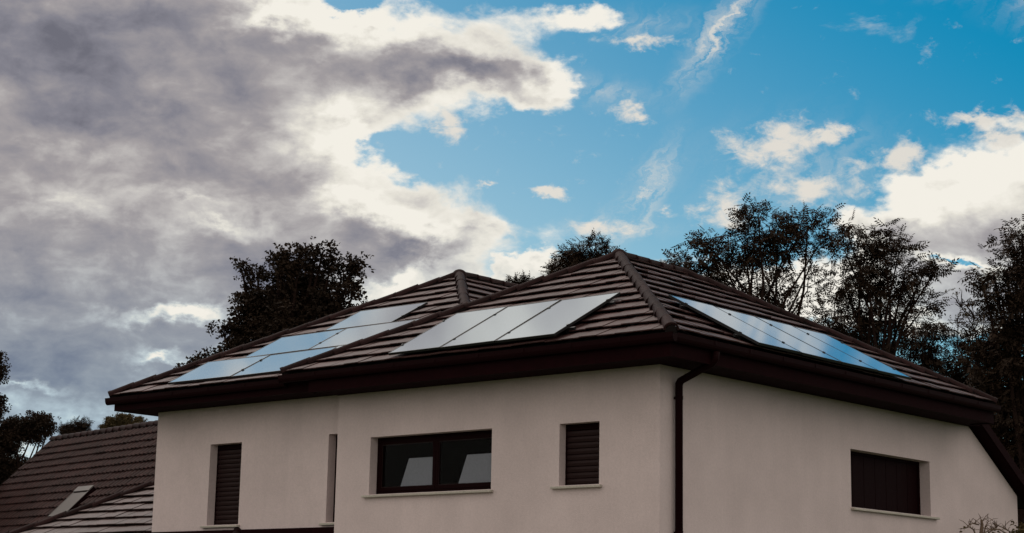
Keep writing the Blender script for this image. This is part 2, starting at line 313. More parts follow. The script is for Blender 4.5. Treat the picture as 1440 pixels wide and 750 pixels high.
# ------------------------------------------------------------------ tiles
# a face: origin O at one eave end, e = unit along the eave, u = unit up the slope, n = normal; outline polygon in (a, b)
def flat_tile_poly(poly, b0, L, lift=.058, th=.018, rise=.006):
    # top surface falls from the raised lower edge to the plane; returns vertices (a, b, c) and faces
    top = [(a, b, rise+lift*(1-(b-b0)/L)) for a, b in poly]; bot = [(a, b, rise+lift*(1-(b-b0)/L)-th) for a, b in poly]
    n = len(poly); V = bot+top
    F = [tuple(range(n-1, -1, -1)), tuple(range(n, 2*n))]+[(i, (i+1) % n, (i+1) % n+n, i+n) for i in range(n)]
    return V, F
rnd = random.Random(7)
def tile_face(O, e, u, outline, w, g, reg, key, mat_, mode='flat', lap=.05, skip=None, gap=.011):
    O, e, u = Vector(O), Vector(e).normalized(), Vector(u).normalized(); n = e.cross(u)
    if n.z < 0: n = -n
    amax = max(p[0] for p in outline); bmax = max(p[1] for p in outline); amin = min(p[0] for p in outline)
    area = sum(outline[i][0]*outline[(i+1) % len(outline)][1]-outline[(i+1) % len(outline)][0]*outline[i][1] for i in range(len(outline)))
    ol = outline if area > 0 else outline[::-1]
    rows = int(bmax/g)+1
    for j in range(rows):
        off = (j % 2)*w/2 if mode == 'flat' else 0
        i0 = int((amin-off)/w)-1; i1 = int((amax-off)/w)+2
        for i in range(i0, i1):
            a0 = i*w+off; b0 = j*g
            full = [(a0+gap/2, b0), (a0+w-gap/2, b0), (a0+w-gap/2, b0+g+lap), (a0+gap/2, b0+g+lap)]
            p = full
            for k in range(len(ol)):
                q0, q1 = ol[k], ol[(k+1) % len(ol)]
                p = clip(p, q0, (-(q1[1]-q0[1]), q1[0]-q0[0]))
                if len(p) < 3: break
            ar = parea(p)
            if len(p) < 3 or ar < .004: continue
            isfull = ar > parea(full)*.999
            c = O+e*(a0+w/2)+u*(b0+g/2)
            reg.append(dict(c=c, O=O, e=e, u=u, n=n, a0=a0, b0=b0, poly=p, full=isfull, key=key, mode=mode, w=w, g=g, lap=lap, mat=mat_, gap=gap,
                            hid=bool(skip and skip(a0+w/2, b0+g/2))))
PROTO = {}
def pan_shape(w, L, prof=10, lift=.055):
    V = []; F = []
    for r, (b, h) in enumerate(((0, lift), (L, 0.0))):
        for k in range(prof+1):
            x = k/prof; c = .055*abs(math.sin(PI*x+.2))-.015
            V.append((x*w, b, h+c+.024))
    for k in range(prof): F.append((k, k+1, prof+1+k+1, prof+1+k))
    nb = len(V)
    for k in range(prof+1): V.append((k/prof*w, 0, V[k][2]-.02))
    for k in range(prof): F.append((k, nb+k, nb+k+1, k+1))
    return V, F
def tile_geo(t):
    if t['mode'] == 'pan':
        V, F = pan_shape(t['w'], t['g']+t['lap']); return [(a+t['a0'], b+t['b0'], c) for a, b, c in V], F
    return flat_tile_poly(t['poly'], t['b0'], t['g']+t['lap'])
def lay_tiles(reg, parent, limit=300, piece='tile'):
    for t in reg:
        x, y, z = proj(t['c']); vis = -20 < x < 1460 and -20 < y < 770 and (CAM-t['c']).dot(t['n']) > 0 and not t['hid'] and not (t.get('occ') and t['occ'](t['c'], x, y))
        t['score'] = (0 if vis else 1e6)+z/max(.2, parea(t['poly'])/(t['w']*t['g']))
    reg.sort(key=lambda t: t['score'])
    mbs = {}
    for k, t in enumerate(reg):
        jit = rnd.uniform(-.007, .007)
        if k < limit and t['score'] < 1e6:
            Mx = Matrix((t['e'], t['u'], t['n'])).transposed().to_4x4()
            if t['full'] or t['mode'] == 'pan':
                kk = (t['key'], t['w'], t['g'])
                if kk not in PROTO:
                    tt = dict(t); tt['a0'] = 0; tt['b0'] = 0; tt['poly'] = [(a-t['a0'], b-t['b0']) for a, b in t['poly']]
                    V, F = tile_geo(tt); me = bpy.data.meshes.new(piece); me.from_pydata([tuple(v) for v in V], [], F); me.materials.append(t['mat'])
                    PROTO[kk] = me
                o = bpy.data.objects.new(piece, PROTO[kk]); COL.objects.link(o)
                Mx.translation = t['O']+t['e']*(t['a0'])+t['u']*(t['b0'])+t['n']*jit
                o.parent = parent; o.matrix_local = Mx @ Matrix.Rotation(rnd.uniform(-.010, .010), 4, 'Z') @ Matrix.Rotation(rnd.uniform(-.012, .012), 4, 'X') @ Matrix.Rotation(rnd.uniform(-.012, .012), 4, 'Y')
            else:
                V, F = tile_geo(t); o = meshobj(piece, V, F, t['mat'], parent); Mx.translation = t['O']+t['n']*jit; o.matrix_local = Mx
        else:
            V, F = tile_geo(t); mb = mbs.setdefault(t['mat'].name, (MB(), t['mat']))[0]
            if t['e'].cross(t['u']).dot(t['n']) < 0: F = [f[::-1] for f in F]
            mb.add([t['O']+t['e']*a+t['u']*b+t['n']*(c+jit) for a, b, c in V], F)
    for mb, m in mbs.values():
        mm = m.copy(); mm.name = m.name+'_field'
        for q in mm.node_tree.nodes:
            if q.type == 'MAP_RANGE' and q.inputs[0].is_linked and q.inputs[0].links[0].from_node.type == 'OBJECT_INFO': q.inputs[3].default_value = 1; q.inputs[4].default_value = 1
        o = mb.build('tile_field', mm, parent); o['kind'] = 'stuff'
# ridge / hip caps ------------------------------------------------------------
def cap_proto(L, r0, r1, sharp=.0, n=10):
    V = []; F = []; th = .016
    secs = [(0, r0), (.05, r0*1.0), (.06, r0*.93), (L, r1)]
    for (x, r) in secs:
        for k in range(n+1):
            a = PI*(k/n)*1.08-PI*.04; V.append((x, r*math.cos(a), r*math.sin(a)*.92))
    for i in range(len(secs)-1):
        for k in range(n): F.append((i*(n+1)+k, (i+1)*(n+1)+k, (i+1)*(n+1)+k+1, i*(n+1)+k+1))
    nb = len(V)                      # thick lower end
    for k in range(n+1):
        a = PI*(k/n)*1.08-PI*.04; V.append((0.0, (r0-.03)*math.cos(a), (r0-.03)*math.sin(a)*.92-.002))
    for k in range(n): F.append((k, k+1, nb+k+1, nb+k))
    me = bpy.data.meshes.new('ridge_cap'); me.from_pydata(V, [], F)
    for p in me.polygons: p.use_smooth = p.index < 3*n
    me.materials.append(M_CAP); return me
def caps(A, B, nn, parent, r0=.112, r1=.080, start=0.0, upv=(0, 0, 1), name='ridge_cap', raise_=.0, r=None):
    A, B = Vector(A), Vector(B); d = (B-A); L = d.length/nn
    bed = MB(); bed.tube([A+Vector((0, 0, -.01)), B+Vector((0, 0, -.01))], r0*.72, 8); bed.build('bedding', M_DECK, parent)
    d.normalize()
    me = cap_proto(L+.07, r0, r1); y = Vector(upv).cross(d).normalized(); z = d.cross(y)
    out = []
    for i in range(nn):
        Mx = Matrix((d, y, z)).transposed().to_4x4()
        Mx.translation = A+d*(L*i)+z*(raise_+.004+rnd.uniform(-.004, .004))
        o = bpy.data.objects.new(name, me); COL.objects.link(o); o.parent = parent
        o.matrix_local = Mx @ Matrix.Rotation(-.075+rnd.uniform(-.012, .012), 4, 'Y') @ Matrix.Rotation(rnd.uniform(-.015, .015), 4, 'Z'); out.append(o)
    return out
def dome(c, r, parent, m=None, h=.8):
    V = [(0, 0, r*h)]; F = []; R_, S = 5, 14
    for i in range(1, R_+2):
        ph = i/R_*PI/2 if i <= R_ else PI/2
        zz = r*h*math.cos(ph) if i <= R_ else -.10
        for k in range(S): V.append((r*math.sin(ph)*math.cos(2*PI*k/S), r*math.sin(ph)*math.sin(2*PI*k/S), zz))
    for k in range(S): F.append((0, 1+k, 1+(k+1) % S))
    for i in range(R_):
        for k in range(S): F.append((1+i*S+k, 1+(i+1)*S+k, 1+(i+1)*S+(k+1) % S, 1+i*S+(k+1) % S))
    o = meshobj('apex_cap', V, F, m or M_CAP, parent, True); o.location = c; return o

# ------------------------------------------------------------------ ground
def sheet(name, x0, x1, y0, y1, z, m):
    o = meshobj(name, [(x0, y0, z), (x1, y0, z), (x1, y1, z), (x0, y1, z)], [(0, 1, 2, 3)], m); o['kind'] = 'structure'; return o
sheet('ground', -2500, 2500, -2500, 2500, 0, M_GRASS)
sheet('path', -2.6, -.06, -4, 15, .004, M_PATH)

# ------------------------------------------------------------------ the house
SL = .547; CS = 1/math.hypot(1, SL); SN = SL*CS
H = thing('detached_house', 'cream rendered two-storey house with dark tiled hipped roof and solar panels', 'house', (0, 0, 0))
REC = .17                          # recess of the left part of the front
def wall(name, O, u, W, z0, z1, holes, inward, depth, parent, mm=M_WALL, extra=None):
    O, u, inw = Vector(O), Vector(u), Vector(inward)
    A = sorted({0, W, *[h[0] for h in holes], *[h[1] for h in holes]}); Z = sorted({z0, z1, *[h[2] for h in holes], *[h[3] for h in holes]})
    mb = MB(); out = u.cross(Vector((0, 0, 1)))
    flip = out.dot(inw) > 0
    def quad(ps):
        mb.add(ps, [(3, 2, 1, 0) if flip else (0, 1, 2, 3)])
    P = lambda a, z, d=0: O+u*a+Vector((0, 0, z))+inw*d
    for i in range(len(A)-1):
        for j in range(len(Z)-1):
            a, b, c, d = A[i], A[i+1], Z[j], Z[j+1]; mx_, mz = (a+b)/2, (c+d)/2
            if any(h[0] < mx_ < h[1] and h[2] < mz < h[3] for h in holes): continue
            quad([P(a, c), P(b, c), P(b, d), P(a, d)])
    for h in holes:
        a, b, c, d = h[:4]
        quad([P(a, c), P(a, c, depth), P(b, c, depth), P(b, c)][::-1]); quad([P(a, d), P(b, d), P(b, d, depth), P(a, d, depth)][::-1])
        quad([P(a, c), P(a, d), P(a, d, depth), P(a, c, depth)][::-1]); quad([P(b, c), P(b, c, depth), P(b, d, depth), P(b, d)][::-1])
    if extra: extra(mb, P, flip)
    o = mb.build(name, mm, parent); bpy_fix_normals(o); return o
def bpy_fix_normals(o):
    bm = bmesh.new(); bm.from_mesh(o.data); bmesh.ops.remove_doubles(bm, verts=bm.verts, dist=1e-5); bmesh.ops.recalc_face_normals(bm, faces=bm.faces); bm.to_mesh(o.data); bm.free()
Z_SOF, Z_SOFB = 5.345, 5.385
mid = (3.25, 5.95, 3.64, 4.59); small = (1.11, 1.88, 3.645, 4.58)
w1 = (9.41, 10.28, 3.235, 4.70); slit = (6.752, 7.145, 3.22, 4.72); rw = (5.40, 8.16, 3.60, 4.57)
wall('front_wall', (0, 0, 0), (0, 1, 0), 6.75, 0, Z_SOF, [mid, small], (1, 0, 0), .30, H)
wall('recessed_wall', (REC, 6.75, 0), (0, 1, 0), 11.86-6.75, 0, Z_SOFB, [(w1[0]-6.75, w1[1]-6.75, w1[2], w1[3]), (slit[0]-6.75, slit[1]-6.75, slit[2], slit[3])], (1, 0, 0), .30, H)
def slope_piece(mb, P, flip):
    mb.add([P(9.72, 0), P(11.66, 0), P(11.66, 4.18), P(9.72, 5.345)], [(0, 1, 2, 3)])
wall('side_wall', (0, 0, 0), (1, 0, 0), 9.72, 0, Z_SOF, [rw], (0, 1, 0), .30, H, extra=slope_piece)
mb = MB(); mb.add([(0, 6.75, 0), (REC, 6.75, 0), (REC, 6.75, Z_SOF), (0, 6.75, Z_SOF)], [(0, 1, 2, 3)])
mb.add([(REC, 11.86, 0), (9, 11.86, 0), (9, 11.86, 5.38), (REC, 11.86, 5.38)], [(0, 1, 2, 3)])
mb.add([(9, 11.86, 0), (9, 6.7, 0), (9, 6.7, 5.38), (9, 11.86, 5.38)], [(0, 1, 2, 3)])
mb.add([(11.66, 0, 0), (11.66, 6.7, 0), (11.66, 6.7, 4.18), (11.66, 0, 4.18)], [(0, 1, 2, 3)])
mb.add([(11.66, 6.7, 0), (9, 6.7, 0), (9, 6.7, 5.3), (9.72, 6.7, 5.345), (11.66, 6.7, 4.18)], [(0, 1, 2, 3, 4)])
mb.build('rear_wall', M_WALL, H)

# main roof deck: eave line at o = .70, z = 5.66 minus a little under the tiles
EO, EZ = .74, 5.672                 # where the tile planes start
AX0, AY0, AX1, AY1 = -EO, -EO, 9.31, 7.40
RUN = (AY1-AY0)/2; AZ_ = EZ+SL*RUN
AP0 = Vector((AX0+RUN, (AY0+AY1)/2, AZ_)); AP1 = Vector((AX1-RUN, (AY0+AY1)/2, AZ_))
D = .03
roof = MB()
def hip_deck(mb, x0, y0, x1, y1, z, p0, p1, drop=D):
    dz = Vector((0, 0, -drop)); V = [Vector(v)+dz for v in ((x0, y0, z), (x1, y0, z), (x1, y1, z), (x0, y1, z))]+[p0+dz, p1+dz]
    mb.add(V, [(0, 1, 5, 4), (1, 2, 5), (2, 3, 4, 5), (3, 0, 4), (3, 2, 1, 0)])
hip_deck(roof, AX0, AY0, AX1, AY1, EZ, AP0, AP1)
BX0, BY1, BZ = -.60, 12.36, 5.627
BRUN = 4.62; BP0 = Vector((BX0+BRUN, BY1-BRUN, BZ+SL*BRUN)); BP1 = BP0+Vector((1.6, 0, 0)); BY0 = BY1-2*BRUN; BX1 = BP1.x+BRUN
hip_deck(roof, BX0, BY0, BX1, BY1, BZ, BP0, BP1)
# catslide at the far right
kx = lambda X: 5.4-.601*(X-9.72)+.0
roof.prism([(9.2, -.22, kx(9.2)+.02), (12.1, -.22, kx(12.1)+.02), (12.1, -.22, kx(12.1)+.17), (9.2, -.22, kx(9.2)+.17)], (0, 7.3, 0))
ROOF = roof.build('roof', M_DECK, H)
reg = []
S_A = math.hypot(RUN, SL*RUN)       # slope length
front_panels_y = [4.86, 3.715, 2.57, 1.385]
side_panels_x = [1.30, 2.51, 3.71, 4.86, 5.98]
ux = Vector((CS, 0, SN)); uy = Vector((0, CS, SN))
def hidA(a, b):   # a measured from y = AY1 down to AY0 for the front face
    y = AY0+a; x = AX0+b*CS; return 1.5 < y < 4.9 and -.5 < x < .85
G = .412; W_T = .33
wA = AY1-AY0
tile_face((AX0, AY0, EZ), (0, 1, 0), ux, [(0, 0), (wA, 0), (wA/2, S_A)], W_T, G, reg, 'm', M_TILE, skip=hidA)
wS = AX1-AX0
tile_face((AX0, AY0, EZ), (1, 0, 0), uy, [(0, 0), (wS, 0), (wS-RUN, S_A), (RUN, S_A)], W_T, G, reg, 's', M_TILE, skip=lambda a, b: 1.55 < AX0+a < 6.05 and -.6 < AY0+b*CS < .8)
tile_face((AX1, AY0, EZ), (0, 1, 0), (-CS, 0, SN), [(0, 0), (wA, 0), (wA/2, S_A)], W_T, G, reg, 'r', M_TILE)
tile_face((AX0, AY1, EZ), (1, 0, 0), (0, -CS, SN), [(0, 0), (wS, 0), (wS-RUN, S_A), (RUN, S_A)], W_T, G, reg, 'l', M_TILE)
S_B = math.hypot(BRUN, SL*BRUN)
def hidB(a, b):
    y = BY0+a; x = BX0+b*CS
    r = int(x > .36)+int(x > 1.33)
    lim = (10.6, 9.6, 8.5)[r]; lo = (0, 0, 6.95)[r]
    under = -.4 < x < 2.15 and lo < y < lim
    # hidden by the main roof in front: below the plane of the main left slope
    zA = EZ+SL*(AY1-y) if y < AY1 else -1
    zB = BZ+SL*(x-BX0)
    return under or (y < AY1 and zA > zB and x > AX0+(AY1-y)*.0)
tile_face((BX0, BY0, BZ), (0, 1, 0), ux, [(0, 0), (2*BRUN, 0), (BRUN, S_B)], W_T, G, reg, 'b', M_TILE, skip=hidB)
wB_ = BX1-BX0
tile_face((BX0, BY0, BZ), (1, 0, 0), uy, [(BRUN*.45, S_B*.45), (wB_-BRUN*.45, S_B*.45), (wB_-BRUN, S_B), (BRUN, S_B)], W_T, G, reg, 'c', M_TILE)
tile_face((BX0, BY1, BZ), (1, 0, 0), (0, -CS, SN), [(0, 0), (wB_, 0), (wB_-BRUN, S_B), (BRUN, S_B)], W_T, G, reg, 'd', M_TILE)
tile_face((12.12, -.22, kx(12.12)+.175), (0, 1, 0), Vector((-1, 0, .601)), [(0, 0), (7.3, 0), (7.3, 3.1), (0, 3.1)], W_T, G, reg, 'k', M_TILE)
# tiles of B sunk in the main roof volume are left out
def insideA(p):
    if not (AX0+.1 < p.x < AX1-.1 and AY0 < p.y < AY1-.05): return False
    zt = EZ+SL*min(p.x-AX0, AX1-p.x, p.y-AY0, AY1-p.y); return p.z < zt-.04
def insideB(p):
    if not (BX0+.1 < p.x < BX1-.1 and BY0 < p.y < BY1-.05): return False
    zt = BZ+SL*min(p.x-BX0, BX1-p.x, p.y-BY0, BY1-p.y); return p.z < zt-.04
reg = [t for t in reg if not ((t['key'] in 'bcd' and insideA(t['c'])) or (t['key'] in 'msrl' and insideB(t['c'])))]
lay_tiles(reg, ROOF, 300)
r_ = .015
CFR, CFL, CBR = Vector((AX0, AY0, EZ)), Vector((AX0, AY1, EZ)), Vector((AX1, AY0, EZ))
caps(CFR+Vector((.0, .0, r_)), AP0+Vector((0, 0, r_)), 13, ROOF)
caps(CFL+Vector((0, 0, r_)), AP0+Vector((0, 0, r_)), 13, ROOF)
caps(CBR+Vector((0, 0, r_)), AP1+Vector((0, 0, r_)), 13, ROOF)
caps(Vector((AX1, AY1, EZ)), AP1, 14, ROOF)
caps(AP0+Vector((.05, 0, r_)), AP1+Vector((0, 0, r_)), 5, ROOF)
dome(AP0+Vector((0, 0, .035)), .145, ROOF); dome(AP1+Vector((0, 0, .02)), .13, ROOF)
caps(Vector((BX0, BY1, BZ+r_)), BP0+Vector((0, 0, r_)), 16, ROOF)
tq = .42
caps(Vector((BX0, BY0, BZ+r_)).lerp(BP0+Vector((0, 0, r_)), tq), BP0+Vector((0, 0, r_)), 9, ROOF)
caps(BP0+Vector((.05, 0, r_)), BP1+Vector((0, 0, r_)), 4, ROOF)
caps(Vector((BX1, BY1, BZ)), BP1, 15, ROOF)
dome(BP0+Vector((0, 0, .035)), .145, ROOF); dome(BP1+Vector((0, 0, .02)), .13, ROOF)
# soffits, fascias and gutters
F_O = .66
mb = MB(); mb.box(-F_O, 0.0, -F_O, 6.77, Z_SOF, Z_SOF+.03); mb.box(0.0, 9.34, -F_O, 0.0, Z_SOF, Z_SOF+.03); mb.box(9.341, 9.75, -.22, 0.0, Z_SOF, Z_SOF+.03)
mb.box(-.50, REC, 6.772, 12.28, Z_SOFB, Z_SOFB+.03); mb.box(REC, 8.5, 11.86, 12.28, Z_SOFB, Z_SOFB+.03); mb.build('soffit', M_SOFFIT, H)
mb = MB(); mb.box(-F_O-.025, -F_O, -F_O-.025, 6.775, Z_SOF-.02, 5.64); mb.box(-F_O, 9.34, -F_O-.025, -F_O, Z_SOF-.02, 5.64)
mb.box(9.34, 9.365, -F_O-.025, -.23, Z_SOF-.02, 5.64); mb.box(-.525, -.50, 6.775, 12.28, Z_SOFB-.015, 5.60); mb.box(-.525, 8.5, 12.28, 12.305, Z_SOFB-.015, 5.60)
mb.box(-F_O, -.525, 6.75, 6.775, Z_SOF-.02, 5.60); mb.build('fascia', M_FASCIA, H)
def gutter_line(A, B, o, zt, parent, w=.125, h=.12):
    # half-round gutter from A to B, o = outward unit vector, zt = lip height
    A, B, o = Vector(A), Vector(B), Vector(o); mbg = MB(); n = 8; prof = []
    for k in range(n+1):
        a = PI*k/n; prof.append((w/2-math.cos(a)*w/2, -math.sin(a)*h*.85-.02))
    prof = [(0, 0)]+prof+[(w+.004, .008), (w-.012, .008)]+[(w/2-math.cos(PI*k/n)*(w/2-.008), -math.sin(PI*k/n)*(h*.85-.008)-.018) for k in range(n, -1, -1)]
    m_ = len(prof); V = [A+o*p[0]+Vector((0, 0, zt+p[1])) for p in prof]+[B+o*p[0]+Vector((0, 0, zt+p[1])) for p in prof]
    F = [(i, (i+1) % m_, (i+1) % m_+m_, i+m_) for i in range(m_)]; mbg.add(V, F)
    L = (B-A).length; d = (B-A).normalized()
    for end in (A, B-d*.012): mbg.prism([end+o*p[0]+Vector((0, 0, zt+p[1])) for p in prof[:n+2]], d*.012)
    g = mbg.build('gutter', M_GUTTER, parent, False)
    k = int(L/.9)
    for i in range(1, k):
        p = A+d*(L*i/k); b = MB(); b.frame(p+o*(-.004)+Vector((0, 0, zt+.003)), d*.03, o*(w+.01), Vector((0, 0, .006)))
        b.frame(p+o*(w+.003)+Vector((0, 0, zt-.05)), d*.03, o*.005, Vector((0, 0, .055))); b.build('gutter_bracket', M_GUTTER, g)
    return g
GO = F_O+.026
gutter_line((-GO, -GO-.125, 0), (-GO, 7.42, 0), (-1, 0, 0), 5.640, H)
gutter_line((-GO, -GO, 0), (9.42, -GO, 0), (0, -1, 0), 5.643, H)
gutter_line((-.527, 7.45, 0), (-.527, 12.44, 0), (-1, 0, 0), 5.602, H)
gutter_line((12.13, -.25, 0), (12.13, 7.0, 0), (1, 0, 0), kx(12.12)+.13, H)
mb = MB(); mb.prism([(9.25, -.25, kx(9.25)-.0), (12.13, -.25, kx(12.13)-.0), (12.13, -.25, kx(12.13)+.2), (9.25, -.25, kx(9.25)+.2)], (0, .028, 0))
mb.prism([(9.72, -.222, kx(9.72)-.005), (12.13, -.222, kx(12.13)-.005), (12.13, -.222, kx(12.13)+.015), (9.72, -.222, kx(9.72)+.015)], (0, .222, 0)); mb.build('verge_board', M_FASCIA, H)
# downpipes with swan neck
dp = MB(); dp.tube([(.36, -.745, 5.52), (.36, -.72, 5.40), (.36, -.66, 5.345), (.36, -.115, 5.135), (.36, -.085, 5.09), (.36, -.085, .1)], .058, 12)
DP = dp.build('downpipe', M_GUTTER, H, True)
for z in (4.86, 2.9, 1.2):
    c = MB(); c.tube([(.36, -.085, z), (.36, -.085, z+.05)], .062, 12); c.box(.345, .375, -.03, 0, z+.01, z+.04); c.build('pipe_clip', M_GUTTER, DP)
dp = MB(); dp.tube([(11.95, -.12, kx(12.1)+.0), (11.78, -.09, 3.62), (11.74, -.09, .1)], .055, 10); dp.build('downpipe', M_GUTTER, H, True)

# windows
def sill(O, u, a0, a1, z, out, parent, th=.052, proj_=.07, back=.17):
    O, u, out = Vector(O), Vector(u), Vector(out); m = MB()
    z0 = z-th; b = O+u*a0+Vector((0, 0, z0))
    m.prism([b-out*back, b+out*proj_, b+out*proj_+Vector((0, 0, th*.72)), b-out*back+Vector((0, 0, th+.004))], u*(a1-a0))
    o = m.build('sill', M_SILL, parent); bpy_fix_normals(o)
    bv = o.modifiers.new('b', 'BEVEL'); bv.width = .006; bv.segments = 1; return o
def shutter_window(O, u, h, inw, dep, pitch, sill_ext):
    O, u, inw = Vector(O), Vector(u), Vector(inw); a0, a1, z0, z1 = h; Z = Vector((0, 0, 1))
    fr = MB(); t = .028
    W = bpy.data.objects.new('window', None)
    base = O+inw*dep
    b = MB(); b.frame(base+u*a0+Z*z0, u*t, inw*.05, Z*(z1-z0)); b.frame(base+u*(a1-t)+Z*z0, u*t, inw*.05, Z*(z1-z0)); b.frame(base+u*(a0+t)+Z*z0, u*(a1-a0-2*t), inw*.05, Z*t)
    b.frame(base+u*(a0+t)+Z*(z1-.09), u*(a1-a0-2*t), inw*.06, Z*.09)
    b.frame(base+inw*.08+u*a0+Z*z0, u*(a1-a0), inw*.02, Z*(z1-z0))
    w = b.build('window', M_FRAME, H)
    n = int(round((z1-z0-t-.09)/pitch)); pt = (z1-z0-t-.09)/n
    me = None
    for i in range(n):
        z = z0+t+i*pt
        if me is None:
            m = MB(); L = a1-a0-2*t
            prof = [(.0, 0.0), (-.004, .012), (-.012, pt*.45), (-.006, pt*.8), (.006, pt-.008), (.018, pt-.008), (.018, 0)]
            P = [inw*p[0]+Z*p[1] for p in prof]; m.prism(P, u*L)
            o = m.build('slat', M_SLAT, w); bpy_fix_normals(o); me = o.data
        else: o = bpy.data.objects.new('slat', me); COL.objects.link(o); o.parent = w
        o.location = base+inw*.016+u*(a0+t)+Z*z
    sill(O, u, a0-sill_ext[0], a1+sill_ext[1], z0, -inw, w, back=dep+.0)
    return w
shutter_window((0, 0, 0), (0, 1, 0), small, (1, 0, 0), .15, .088, (.06, .12))
shutter_window((REC, 0, 0), (0, 1, 0), w1, (1, 0, 0), .17, .083, (.05, .10))
def slit_window():
    a0, a1, z0, z1 = slit; b = MB(); b.box(REC+.17, REC+.22, a0-.2, a0+.03, z0, z1); b.box(REC+.17, REC+.22, a0+.03, a1+.0, z1-.05, z1); b.box(REC+.17, REC+.22, a0+.03, a1, z0, z0+.04); b.box(REC+.17, REC+.22, a1-.03, a1, z0+.04, z1-.05)
    w = b.build('window', M_FRAME, H); g = MB(); g.box(REC+.19, REC+.2, a0+.03, a1-.03, z0+.04, z1-.05); g.build('pane', M_SLAT, w)
    sill((REC, 0, 0), (0, 1, 0), a0, a1+.10, z0, (-1, 0, 0), w, back=.17)
slit_window()
def casement(O, u, h, inw, dep, sashes, sill_ext, kind):
    O, u, inw = Vector(O), Vector(u), Vector(inw); a0, a1, z0, z1 = h; Z = Vector((0, 0, 1)); base = O+inw*dep; t = .055
    b = MB()
    def fr(A0, A1, B0, B1, t, d0, dd):
        o = base+inw*d0
        b.frame(o+u*A0+Z*B0, u*t, inw*dd, Z*(B1-B0)); b.frame(o+u*(A1-t)+Z*B0, u*t, inw*dd, Z*(B1-B0))
        b.frame(o+u*(A0+t)+Z*B0, u*(A1-A0-2*t), inw*dd, Z*t); b.frame(o+u*(A0+t)+Z*(B1-t), u*(A1-A0-2*t), inw*dd, Z*t)
    fr(a0, a1, z0, z1, t, 0, .06)
    w = b.build('window', M_FRAME, H)
    n = sashes; cw = (a1-a0-2*t)/n
    for i in range(n):
        b = MB(); s0 = a0+t+i*cw+.004; s1 = s0+cw-.008
        fr(s0, s1, z0+t+.004, z1-t-.004, .06, -.014, .06)
        s = b.build('sash', M_FRAME, w)
        g = MB(); g.frame(base+inw*.01+u*(s0+.055)+Z*(z0+t+.06), u*(s1-s0-.11), inw*.02, Z*(z1-z0-2*t-.12)); g.build('pane', M_GLASS, w)
        bd = MB(); o_ = base-inw*.004+u*(s0+.056)+Z*(z0+t+.062); W_, H_ = s1-s0-.112, z1-z0-2*t-.124; b9 = .012
        bd.frame(o_, u*b9, inw*.012, Z*H_); bd.frame(o_+u*(W_-b9), u*b9, inw*.012, Z*H_); bd.frame(o_+u*b9, u*(W_-2*b9), inw*.012, Z*b9); bd.frame(o_+u*b9+Z*(H_-b9), u*(W_-2*b9), inw*.012, Z*b9); bd.build('glazing_bead', M_SLAT, w)
        if kind == 'light_patch':      # added pale quad behind the pane, standing in for light shapes in the glass
            q0, q1 = s0+.06, s1-.06; zz0 = z0+t+.075; zz1 = zz0+.46
            a_lo, a_hi = q0+.80, q0+.62
            P = [base+inw*.075+u*(q0)+Z*zz0, base+inw*.075+u*a_lo+Z*zz0, base+inw*.075+u*a_hi+Z*zz1, base+inw*.075+u*(q0)+Z*zz1]
            c = MB(); c.prism(P, inw*.01); c.build('light_patch', M_LIGHT_PATCH, w)
    if kind == 'dark':
        rr = random.Random(3); c = MB(); x = a0+.05; k = 0
        V = []; nn = 90
        for i in range(nn+1):
            a = a0+.04+(a1-a0-.08)*i/nn; d = .11+.028*math.sin(i*.9+math.sin(i*.31)*2)
            V += [base+inw*d+u*a+Z*(z0+.02), base+inw*d+u*a+Z*(z1-.02)]
        c.add(V, [(2*i, 2*i+2, 2*i+3, 2*i+1) for i in range(nn)]); c.build('curtain', M_SLAT, w, True)
    sill(O, u, a0-sill_ext[0], a1+sill_ext[1], z0, -inw, w, back=dep)
    # dim room behind
    r = MB(); d = 2.2; c0 = base+inw*.3
    q = lambda a, z, dd: O+inw*dd+u*a+Z*z
    A, B, Cc, Dd = a0-.6, a1+.6, z0-1.0, z1+.25; f, bk = dep+.16, dep+d
    V = [q(A, Cc, f), q(B, Cc, f), q(B, Dd, f), q(A, Dd, f), q(A, Cc, bk), q(B, Cc, bk), q(B, Dd, bk), q(A, Dd, bk)]
    r.add(V, [(4, 5, 6, 7), (0, 1, 5, 4), (2, 3, 7, 6), (1, 2, 6, 5), (0, 3, 7, 4)]); r.build('room', M_ROOM, w)
    return w
casement((0, 0, 0), (0, 1, 0), mid, (1, 0, 0), .17, 2, (.05, .11), 'light_patch')
def board_shutter(O, u, h, inw, dep, n, sill_ext):
    O, u, inw = Vector(O), Vector(u), Vector(inw); a0, a1, z0, z1 = h; Z = Vector((0, 0, 1)); base = O+inw*dep; b = MB(); t = .05
    b.frame(base+u*a0+Z*z0, u*t, inw*.06, Z*(z1-z0)); b.frame(base+u*(a1-t)+Z*z0, u*t, inw*.06, Z*(z1-z0)); b.frame(base+u*(a0+t)+Z*z0, u*(a1-a0-2*t), inw*.06, Z*t)
    b.frame(base+u*(a0+t)+Z*(z1-t), u*(a1-a0-2*t), inw*.06, Z*t); b.frame(base+inw*.09+u*a0+Z*z0, u*(a1-a0), inw*.02, Z*(z1-z0))
    w = b.build('window', M_FRAME, H); pw_ = (a1-a0-2*t)/n
    m = MB(); m.frame((0, 0, 0), u*(pw_-.006), inw*.03, Z*(z1-z0-2*t-.01)); o = m.build('board', M_FRAME, w); me = o.data
    for i in range(n):
        if i: o = bpy.data.objects.new('board', me); COL.objects.link(o); o.parent = w
        o.location = base+inw*(.02+.003*(i % 2))+u*(a0+t+i*pw_+.006)+Z*(z0+t+.005)
    sill(O, u, a0-sill_ext[0], a1+sill_ext[1], z0, -inw, w, back=dep)
